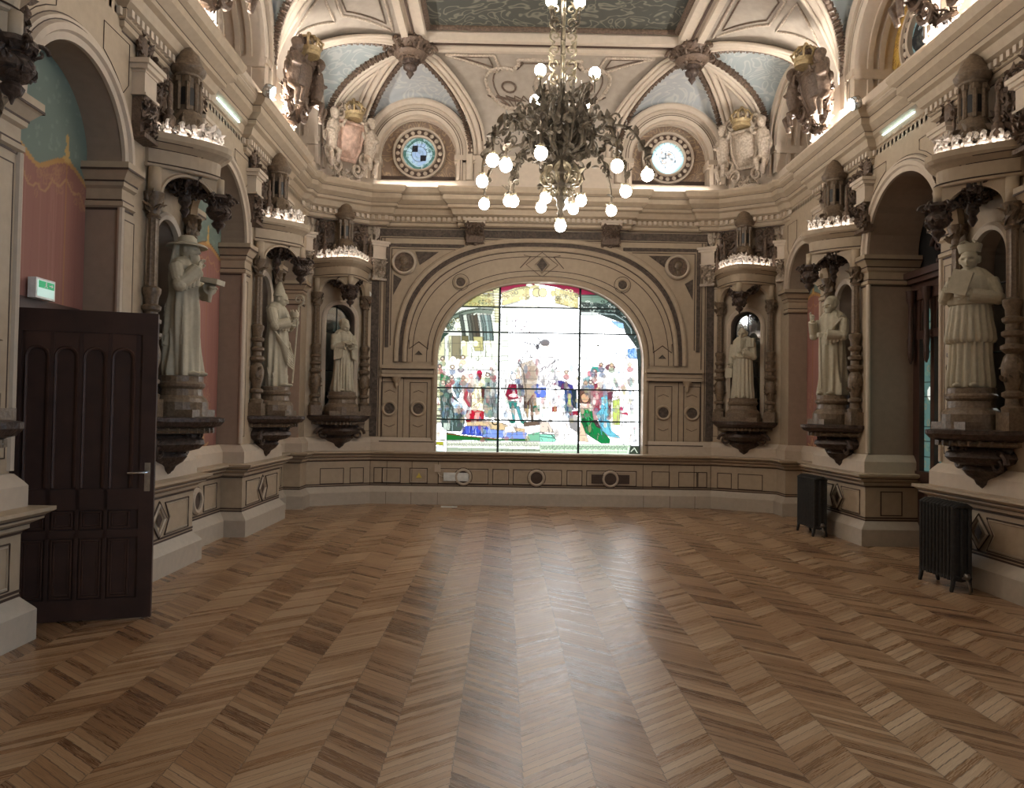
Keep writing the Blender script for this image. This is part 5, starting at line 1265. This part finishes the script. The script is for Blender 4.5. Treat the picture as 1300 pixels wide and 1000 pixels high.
for nm,(a0,a1) in (('wide',(8.05,8.98)),('narrow',(9.06,9.30))):
    P=Paint(a0*100,92,a1*100,300,.8,srgb(70,96,92)[:3]);r=random.Random(3);mid=(a0+a1)*50
    if nm=='wide':
        P.poly([(mid-22,92),(mid+22,92),(mid+22,252),(mid-22,252)],(96,128,124));P.poly([(mid-6,120),(mid+14,120),(mid+12,240),(mid-4,240)],(150,190,196),.8);P.line([(mid+24,240),(mid+24,200)],3,(130,160,220))
        for k in range(70): P.ell(r.uniform(a0,a1)*100,r.uniform(95,250),r.uniform(2,7),r.uniform(3,9),r.choice([(60,90,80),(120,160,150),(60,70,60),(150,190,180)]),.5)
        P.ell(mid,278,34,18,(70,100,96));
        for k in range(20): P.ell(mid+r.gauss(0,10),275+r.gauss(0,6),4,4,r.choice([(40,50,48),(110,140,130)]),.7)
    for k in range(60): P.ell(r.uniform(a0,a1)*100,r.uniform(95,295),r.uniform(2,5),r.uniform(2,6),r.choice([(50,66,56),(90,110,90),(110,96,70)]),.5,ring=.5)
    if nm=='narrow': P.ell(mid,186,5,8,(200,206,200))
    for y in range(92,300,18): P.line([(a0*100,y),(a1*100,y)],1.0,(20,26,24),.9)
    for x in (a0*100,mid-14,mid+14,a1*100): P.line([(x,92),(x,300)],1.0,(20,26,24),.9)
    g,C=P.mesh(lambda u,v:f(u/100,v/100,-.03));obj('leaded_pane',g,'glass_door',o,cols=C)
t=MB();fbox(t,f,7.8,9.5,3.3,4.5,-.05,-.15);obj('tympanum_panel',t,'void',o)
b=MB();c=f(8.65,3.34,.06);b.lathe([(.12,0),(.12,.05),(.05,.09),(.09,.18),(.16,.3),(.15,.42),(.07,.5),(.1,.55),(.05,.62),(.01,.7)],c,14)
for g in (-1,1): b.scroll(c+Vector((0,g*.2,.25)),.13,1.2,.03,ax=(0,g,0))
u_=obj('carved_urn',b,'wood',smooth=True);tag(u_,'dark carved urn standing on top of the wooden glazed door screen','urn')
# ================================================================== RADIATORS
def radiator(n,h):
    e=empty('radiator');p=.058;Ls=n*p
    for k in range(n):
        y=-Ls/2+p*(k+.5);m=MB()
        for x in (-.07,0,.07): m.tube([(x,y,.10),(x,y,.14),(x,y,h-.06),(x,y,h-.03)],lambda t:.024,8,sq=1)
        m.tube([(-.085,y,h-.035),(-.04,y,h-.005),(.04,y,h-.005),(.085,y,h-.035)],.026,8);m.tube([(-.085,y,.13),(0,y,.11),(.085,y,.13)],.026,8)
        m.box(-.072,.072,y-.004,y+.004,.13,h-.04)
        obj('radiator_section',m,'iron',e,auto=True)
    for y in (-Ls/2+p*.5,Ls/2-p*.5):
        for x in (-.07,.07):
            m=MB();m.tube([(x,y,.12),(x*1.1,y,.06),(x*1.25,y,.015),(x*1.25,y,0)],lambda t:.022-.006*t,8);obj('foot',m,'iron',e,smooth=True)
    m=MB();m.tube([(0,-Ls/2,.13),(0,-Ls/2-.06,.13),(0.02,-Ls/2-.07,.06),(.02,-Ls/2-.07,.0)],.012,8);m.lathe([(.02,0),(.028,.02),(.02,.05)],(0,-Ls/2-.06,.13),8);obj('valve',m,'radpipe',e,smooth=True)
    return e
e=radiator(10,.78);e.location=(3.50,7.18,0);tag(e,'dark cast-iron column radiator at the right edge, below the nearer niche','radiator','cast iron radiators on the right')
e=radiator(10,.76);e.location=(3.50,10.28,0);tag(e,'dark cast-iron column radiator farther back on the right, below the capped statue','radiator','cast iron radiators on the right')
# ================================================================== SMALL THINGS
m=MB();m.box(-.03,.03,-.12,.12,-.075,.075);e=obj('emergency_exit_sign',m,'white');e.location=(-4.09,5.74,2.41);tag(e,'small white box sign with lit green exit pictogram above the open door','exit sign')
m=MB();m.box(.0302,.032,-.105,.105,-.06,.06);obj('lit_face',m,'exit',e)
m=MB()
X=.0335
def ext(pts):
    n=len(pts);m.add([(X-.001,a,b) for a,b in pts]+[(X+.001,a,b) for a,b in pts],[tuple(range(n)),tuple(range(n,2*n))]+[(i,(i+1)%n,n+(i+1)%n,n+i) for i in range(n)])
ext([(-.09,.055),(.10,.055),(.10,.005),(-.09,.005)])
obj('green_field',m,'exitg',e)
m=MB();X=.0352
m.ell((X,.0,.047),.001,.008,.008,1);ext([(-.012,.04),(.006,.038),(.004,.022),(-.008,.022)]);ext([(-.008,.024),(.002,.024),(.016,.012),(.010,.010)]);ext([(-.008,.024),(-.002,.024),(-.018,.010),(-.024,.012)]);ext([(.035,.034),(.065,.034),(.065,.044),(.085,.03),(.065,.016),(.065,.026),(.035,.026)])
obj('running_figure_and_arrow',m,'white',e)
m=MB();m.lathe([(.03,0),(.055,.015),(.06,.03),(.055,.055),(.035,.075),(.01,.08)],(0,0,0),16);e=obj('security_camera',m,'white',smooth=True);e.location=(-2.955,12.96,3.50);e.rotation_euler=(PI/2,0,0);tag(e,'small white dome camera on the far wall left of the stained-glass window','camera')
m=MB();m.ell((0,0,.065),.03,.03,.03,2);obj('lens',m,'black',e,smooth=True)
m=MB();m.box(-.035,.035,-.02,0,-.06,.06);m.box(-.02,.02,-.028,-.02,-.03,.03);e=obj('wall_sensor',m,'white');e.location=(-3.0,12.92,2.11);e.rotation_euler=(0,0,.5);tag(e,'small white rectangular sensor low on the left corner wall','sensor')
m=MB();m.box(-.21,.21,-.012,0,-.07,.07)
for k in range(6): m.box(-.2,.2,-.018,-.012,-.06+k*.022,-.05+k*.022)
e=obj('wall_vent',m,'white');e.location=(-1.42,12.925,.46);tag(e,'white vent panel left of the left roundel under the window','vent')
m=MB();m.box(-.32,.32,-.012,0,-.075,.075)
for k in range(7): m.box(-.31,.31,-.018,-.012,-.065+k*.02,-.055+k*.02)
e=obj('wall_vent',m,'vent');e.location=(1.17,12.928,.46);tag(e,'brown vent strip behind the right roundel under the window','vent')
m=MB();m.add([(-.05,-.004,-.035),(.05,-.004,-.035),(0,-.004,.05),(-.05,0,-.035),(.05,0,-.035),(0,0,.05)],[(0,1,2),(3,5,4),(0,3,4,1),(1,4,5,2),(2,5,3,0)]);e=obj('warning_triangle',m,'yellow');e.location=(-2.04,12.935,.47);tag(e,'small yellow triangular warning sticker on the far dado panel','sign')
m=MB();m.box(-.05,.05,-.03,0,-.06,.06);m.tube([(0,-.02,-.05),(.03,-.02,-.12),(.18,-.02,-.16)],.006,6);e=obj('junction_box',m,'stone2');e.location=(-1.73,12.94,.60);tag(e,'small beige junction box with a cable, below the left end of the window','box')
m=MB();m.box(-.13,.13,-.05,.05,0,.012);e=obj('floor_socket',m,'white');e.location=(-1.50,12.55,0);tag(e,'flat white plate lying on the floor at the far wall','socket')
m=MB();m.box(-.06,.06,-.008,0,-.075,.075);e=obj('fire_sign',m,'red');e.location=(4.02,11.62,.56);e.rotation_euler=(0,0,-PI/2);tag(e,'small red and white fire equipment sign on the right wall near the corner','sign')
m=MB();m.box(-.014,.014,-.012,-.008,-.03,.04);m.box(-.03,.03,-.012,-.008,-.067,-.05);obj('white_symbol',m,'white',e)
m=MB();m.box(-.066,.066,-.006,.002,-.081,.081);obj('border',m,'white',e)
# cool strips and floodlights of the cornice
for s in (-1,1):
    w='left' if s<0 else 'right'
    m=MB();m.box(*sorted((s*3.795,s*3.815)),8.3,9.0,4.905,4.913);e=obj('ledge_light_strip',m,'ledcyan');tag(e,'cool white light strip under the %s cornice between the two wall niches'%w,'light strip')
    m=MB();m.lathe([(.075,-.03),(.08,0),(.08,.05),(.07,.06)],(0,0,0),16);e=obj('floodlight',m,'steel',smooth=True);e.location=(s*3.46,8.95,5.27);e.rotation_euler=(0,-s*1.95,0)
    tag(e,'small round cool-white floodlight on top of the %s cornice'%w,'floodlight');m=MB();m.lathe([(.068,.061),(.068,.066)],(0,0,0),16);obj('lens',m,'lens',e)
# lit sills of the end lunettes
for x,w in ((-2.17,'left'),(2.13,'right')):
    m=MB();m.box(x-.66,x+.66,12.90,12.93,5.30,5.33);e=obj('sill_light_strip',m,'ledcove');tag(e,'warm light strip on the sill below the %s round window of the far wall'%w,'light strip')
# big corbels over the window
for i,x in enumerate((-1.17,1.12)):
    e=empty('leaf_corbel',(x,12.97,4.36),0,('dark leaf corbel above the window, left one','dark leaf corbel above the window, right one')[i],'corbel','pair of leaf corbels above the window')
    r=random.Random(2);m=MB();m.grid(lambda u,v:(-.15+.30*u+(.0),-.02-.17*v**1.4-.03*sin(PI*u),.02+.33*v),8,8);m.box(-.14,.14,-.1,0,.04,.34)
    for k in range(150): v=r.random();m.leaf((r.uniform(-.15,.15),-.04-.17*v**1.4,.02+.32*v),.055,r)
    for g in(-1,1): m.scroll((g*.11,-.19,.30),.055,1.2,.018,ax=(g,0,0))
    obj('acanthus_body',m,'carved2',e,auto=True)
    m=MB();m.box(-.17,.17,-.2,0,.345,.385);m.box(-.19,.19,-.22,0,.385,.42);obj('abacus',m,'stone2',e)
# medallions
for i,x in enumerate((-2.36,2.27)):
    e=empty('portrait_medallion',(x,12.98,4.06),0,('round profile-head medallion in the upper left corner of the window surround','round profile-head medallion in the upper right corner of the window surround')[i],'medallion','pair of portrait medallions')
    g=1 if i==0 else -1;m=MB();f=lambda a,z,o=0:Vector((a,-o,z))
    arch_mold(m,f,0,0,.165,.165,[(0,.01),(0,.05),(.02,.06),(.035,.05),(.05,.02),(.05,0)],32,full=True);obj('frame',m,'stone2',e,auto=True)
    m=MB();arch_mold(m,f,0,0,0,0,[(0,.012),(.165,.012)],32,full=True);obj('disc',m,'carved2',e)
    m=MB();m.ell((0,-.015,.02),.065,.035,.085,3);m.ell((g*.055,-.02,.0),.022,.02,.025,2);m.ell((-g*.01,-.015,-.09),.045,.03,.05,2);m.ell((-g*.02,-.02,.05),.07,.035,.06,2);m.ell((0,-.01,-.13),.09,.025,.04,2);obj('profile_head',m,'column',e,smooth=True)
# ================================================================== BOSSES AND CARTOUCHES
for i,s in enumerate((-1,1)):
    e=empty('hanging_boss',(s*2.14,11.55,6.70),0,('carved pendant boss at the left front corner of the flat ceiling','carved pendant boss at the right front corner of the flat ceiling')[i],'ceiling boss','pair of pendant ceiling bosses')
    r=random.Random(6);m=MB();m.lathe([(.30,.42),(.33,.38),(.30,.33),(.22,.28),(.26,.24),(.20,.18),(.10,.15)],(0,0,0),12)
    for k in range(170): a=r.uniform(0,2*PI);z=r.random();q=.15+.18*z;m.leaf((q*cos(a),q*sin(a),.16+.26*z),.075,r)
    for k in range(6): a=PI/3*k;m.scroll((.3*cos(a),.3*sin(a),.3),.10,1.3,.03,ax=(cos(a),sin(a),0))
    obj('leaf_cluster',m,'carved2',e,auto=True)
    m=MB();m.lathe([(.10,.17),(.12,.14),(.06,.11),(.11,.07),(.10,.02),(.04,-.02),(.06,-.05),(.03,-.09),(.005,-.13)],(0,0,0),12);obj('drop_finial',m,'carved',e,smooth=True)
def cartouche(loc,rz,sc,kind,lab,tilt=.16):
    e=empty('carved_cartouche',loc,rz,lab,'cartouche','sculpted cartouches at the foot of the vault');e.rotation_euler=(-tilt*0,0,rz);e.scale=(sc*.86,sc,sc)
    r=random.Random(hash(kind)%100 if False else len(kind)*7);main={'corner':'carvelight','dark':'carved2','corner2':'carvelight','near':'carved2'}[kind]
    m=MB()
    def sh(u,v):
        x=(u-.5)*.46*(1-.35*max(0,.45-v)/.45);z=.28+.52*v
        return (x,-.16-.10*(1-(2*u-1)**2)*(1-(2*v-1)**4)-.12*v,z)
    m.grid(sh,14,16);m.tube([sh(.0,i/10) for i in range(11)]+[sh(i/8,1) for i in range(1,9)]+[sh(1,1-i/10) for i in range(1,11)]+[sh(1-i/8,0) for i in range(1,8)],.03,8,closed=True)
    obj('shield',m,'pink' if kind=='corner' else main,e,smooth=True)
    m=MB()
    for g in (-1,1):
        for (x,z,q,t,st) in ((.30,.34,.13,.04,PI/2),(.33,.74,.12,.038,-PI/2),(.20,.16,.11,.036,0),(.42,.54,.10,.03,PI),(.22,.92,.10,.03,0)):
            m.scroll((g*x,-.14-.16*z,z),q,1.35,t,ax=(g,0,0),sgn=r.choice((-1,1)),start=st)
        m.tube([(g*.30,-.15,.2),(g*.40,-.2,.4),(g*.30,-.25,.56),(g*.38,-.28,.8)],lambda t:.05-.015*t,8)
    for k in range(240):
        a=r.uniform(0,2*PI);q=r.uniform(.78,1.1);z=.52+.50*q*sin(a);m.leaf((.38*q*cos(a),-.10-.17*max(0,z),z),.075,r)
    m.lathe([(.22,0),(.2,.06),(.1,.1)],(0,-.02,-.02),10,1,.6)
    obj('scroll_frame',m,main,e,auto=True)
    m=MB();m.lathe([(.15,.84),(.16,.87),(.15,.90),(.17,.94)],(0,-.32,0),14)
    for k in range(9): a=2*PI*k/9;m.tube([(.16*cos(a),-.32+.16*sin(a),.93),(.19*cos(a),-.32+.19*sin(a),.99),(.12*cos(a),-.32+.12*sin(a),1.08),(0,-.32,1.12)],.016,6);m.ell((.19*cos(a),-.32+.19*sin(a),1.0),.022,.022,.022,1)
    m.ell((0,-.32,1.14),.035,.035,.035,1)
    obj('crown',m,'gilt' if kind.startswith('corner') else 'gilt',e,auto=True)
    for g in (-1,1):
        m=MB();x=g*.36;y=-.26
        m.tube([(x,y,.34),(x+g*.02,y-.02,.5),(x,y-.03,.66),(x-g*.01,y-.04,.76)],lambda t:.075+.03*sin(PI*t),10);m.ell((x,y-.07,.86),.07,.075,.085,3);m.ell((x,y-.145,.85),.014,.016,.018,1)
        m.ell((x,y-.05,.90),.078,.075,.06,2)
        m.tube([(x+g*.08,y-.03,.72),(x+g*.14,y-.08,.60),(x+g*.05,y-.15,.58)],lambda t:.035-.012*t,8);m.tube([(x-g*.08,y-.03,.72),(x-g*.13,y-.12,.70),(x-g*.18,y-.12,.80)],lambda t:.035-.012*t,8)
        m.tube([(x+g*.05,y,.36),(x+g*.08,y-.12,.26),(x+g*.04,y-.08,.08)],lambda t:.055-.02*t,8);m.tube([(x-g*.05,y,.36),(x-g*.06,y-.14,.30),(x-g*.04,y-.10,.14)],lambda t:.055-.02*t,8)
        o=obj('supporting_figure',m,main if kind!='corner' else 'carvelight',e,remesh=.014)
    return e
for s in (-1,1):
    w='left' if s<0 else 'right'
    cartouche((s*3.36,12.55,5.30),-s*.72,1.08,'corner' if s<0 else 'corner2','pale sculpted cartouche with crown and figures in the %s far corner above the cornice'%w)
    cartouche((s*3.58,10.06,5.32),-s*1.35,1.0,'dark','dark sculpted crowned cartouche above the %s cornice, over the bay next to the far corner'%w)
    cartouche((s*3.58,7.17,5.32),-s*1.35,1.0,'near','dark sculpted cartouche above the %s cornice nearest the viewer'%w)
# ================================================================== CHANDELIER
e=empty('chandelier',(0,9.1,3.7),0,'huge bronze chandelier of scrolls and leaves with lit globe bulbs, hanging over the floor','chandelier')
T=Matrix.Translation((0,0,-3.7));r=random.Random(21)
m=MB(T);m.lathe([(.01,3.86),(.03,3.88),(.045,3.93),(.03,3.97),(.055,4.02),(.05,4.08),(.085,4.12),(.05,4.18),(.10,4.24),(.12,4.30),(.07,4.36),(.09,4.42),(.13,4.46),(.12,4.50),(.06,4.56),(.10,4.62),(.11,4.70),(.06,4.80),(.07,5.0),(.09,5.2),(.05,5.4),(.035,5.6),(.03,6.0),(.03,7.28)],(0,0,0),16)
st=obj('stem',m,'bronze',e,smooth=True)
m=MB(T);m.lathe([(.14,7.18),(.16,7.22),(.15,7.27)],(0,0,0),16);obj('ceiling_rose',m,'bronze',e,smooth=True)
m=MB(T)
for k in range(10):
    a=2*PI*k/10;ax=(cos(a),sin(a),0)
    m.scroll((.16*cos(a),.16*sin(a),4.33),.10,1.3,.018,ax=ax,start=PI/2,sgn=-1);m.scroll((.10*cos(a),.10*sin(a),4.16),.06,1.2,.013,ax=ax)
    m.leaf((.2*cos(a),.2*sin(a),4.42),.1,r)
obj('lower_crown',m,'brass',e,auto=True)
for k in range(12):
    m=MB(T);a=2*PI*k/12+.1;ax=(cos(a),sin(a),0)
    m.scroll((.24*cos(a),.24*sin(a),4.78),.16,1.5,.024,ax=ax,start=-PI/2);m.scroll((.20*cos(a),.20*sin(a),5.10),.13,1.4,.02,ax=ax,start=PI/2,sgn=-1)
    m.tube([(.1*cos(a),.1*sin(a),4.6),(.36*cos(a+.1),.36*sin(a+.1),4.68),(.38*cos(a+.2),.38*sin(a+.2),4.95),(.24*cos(a+.3),.24*sin(a+.3),5.25),(.30*cos(a+.3),.30*sin(a+.3),5.42)],lambda t:.018,6)
    for q in range(34):
        z=r.uniform(4.5,5.42);R=r.uniform(.12,.50)*(1.15-.8*abs(z-4.85));m.leaf((R*cos(a+r.uniform(-.25,.25)),R*sin(a+r.uniform(-.25,.25)),z),.068,r)
    obj('basket_scroll',m,'bronze',e,auto=True)
for k in range(2):
    for z in (5.55,5.72,5.89,6.06,6.22,6.38):
        for g in (-1,1):
            m=MB(T);ax=(cos(k*PI/2),sin(k*PI/2),0);m.scroll((g*.095*ax[0],g*.095*ax[1],z),.075,1.2,.017,ax=(g*ax[0],g*ax[1],0),start=-PI/2);m.leaf((g*.13*ax[0],g*.13*ax[1],z+.05),.07,r);obj('stem_scroll',m,'brass',e,auto=True)
ring=[(-.30,7.85,4.22),(-.80,8.10,4.22),(-.66,8.2,4.20),(-.93,8.78,4.20),(-.93,9.75,4.2),(-.56,9.6,4.2),(.53,8.15,4.2),(.77,9.08,4.2),(.92,8.5,4.22),(.72,9.95,4.2),(-.20,9.85,4.2),(-.17,9.3,4.17),(.22,9.9,4.2),(.27,9.4,4.17),(-.62,9.95,4.3),(.1,10.05,4.3)]
def bulb(x,y,z,down=True,par=None):
    g=1 if down else -1
    m=MB(T);m.lathe([(.012,.10),(.03,.095),(.035,.07),(.028,.055)] if down else [(.028,-.055),(.035,-.07),(.03,-.095),(.012,-.10)],(x,y,z),8)
    for k in range(6): a=PI/3*k;m.leaf((x+.035*cos(a),y+.035*sin(a),z+g*.06),.05,r)
    s_=obj('bulb_socket',m,'brass',par,auto=True)
    m=MB(T);m.ell((x,y,z),.068,.068,.072,3);m2=obj('bulb',m,'bulb',par,smooth=True);return m2
for (X,Y,Z) in ring:
    x,y=X,Y-9.1;R=math.hypot(x,y);c,s_=x/R,y/R
    m=MB(T);P=[(.08,4.66),(.25,4.80),(R*.55,4.86 if R>.5 else 4.6),(R*.8,4.78 if R>.5 else 4.5),(R*.97,4.5),(R,Z+.09)]
    Q=[]
    for i in range(len(P)-1):
        p0=P[max(0,i-1)];p1=P[i];p2=P[i+1];p3=P[min(len(P)-1,i+2)]
        for k in range(5):
            t=k/5;f=lambda a,b,c_,d:.5*((2*b)+(-a+c_)*t+(2*a-5*b+4*c_-d)*t*t+(-a+3*b-3*c_+d)*t**3);Q.append((f(p0[0],p1[0],p2[0],p3[0]),f(p0[1],p1[1],p2[1],p3[1])))
    Q.append(P[-1]);m.tube([(q*c,q*s_,z) for q,z in Q],lambda t:.020-.006*t,6)
    for k in range(20 if R>.5 else 6): i=r.randrange(6,len(Q)-3);q,z=Q[i];m.leaf((q*c+r.uniform(-.03,.03),q*s_+r.uniform(-.03,.03),z+r.uniform(-.02,.04)),.085,r)
    if R>.5: m.scroll((R*.62*c,R*.62*s_,4.93),.075,1.2,.013,ax=(c,s_,0));m.scroll((R*.82*c,R*.82*s_,4.68),.06,1.2,.011,ax=(-c,-s_,0))
    ar=obj('arm',m,'bronze',e,auto=True);bulb(x,y,Z,True,ar)
for (x,y,z) in ((-.27,-.1,5.60),(.38,-.05,5.60),(-.31,.25,5.38),(.29,.28,5.36),(-.15,-.05,6.46),(.19,-.03,6.46)):
    m=MB(T);R=math.hypot(x,y);c,s_=x/R,y/R;m.tube([(.03*c,.03*s_,z-.30),(R*.5*c,R*.5*s_,z-.36),(x,y,z-.25),(x,y,z-.09)],.013,6);m.scroll((R*.6*c,R*.6*s_,z-.28),.07,1.1,.012,ax=(c,s_,0))
    for k in range(4): m.leaf((x*.8,y*.8,z-.3+.05*k),.06,r)
    ar=obj('arm',m,'bronze',e,auto=True);bulb(x,y,z,False,ar)
bulb(0,0,3.78,True,st)
cam=bpy.data.cameras.new('camera');co=bpy.data.objects.new('camera',cam);COL.objects.link(co);SC.camera=co
cam.sensor_width=36;cam.lens=36*977/1300;cam.clip_start=.05
yaw,pitch,roll=.0107,.0242,.0159
co.matrix_world=Matrix.Translation((-.6422,0,1.55))@Matrix.Rotation(-yaw,4,'Z')@Matrix.Rotation(PI/2+pitch,4,'X')@Matrix.Rotation(roll,4,'Z')
SC.view_settings.view_transform='Standard';SC.view_settings.look='None';SC.view_settings.gamma=1;SC.view_settings.use_curve_mapping=False
SC.view_settings.exposure=.5
wd=bpy.data.worlds.new('world');SC.world=wd;wd.use_nodes=True;wd.node_tree.nodes['Background'].inputs[0].default_value=(.5,.55,.6,1);wd.node_tree.nodes['Background'].inputs[1].default_value=.0
def light(name,kind,loc,power,color=(1,1,1),size=.1,rot=(0,0,0),sy=None,cat='lamp',label=None):
    l=bpy.data.lights.new(name,kind);l.energy=power;l.color=color
    if kind=='AREA':
        l.size=size
        if sy:l.shape='RECTANGLE';l.size_y=sy
    elif kind=='POINT': l.shadow_soft_size=size
    o=bpy.data.objects.new(name,l);COL.objects.link(o);o.location=loc;o.rotation_euler=rot
    return o
for s in (-1,1): light('cornice_uplight','AREA',(s*3.665,7.5,5.287),680,(1,.96,.91),.03,(PI,-s*.45,0),9)
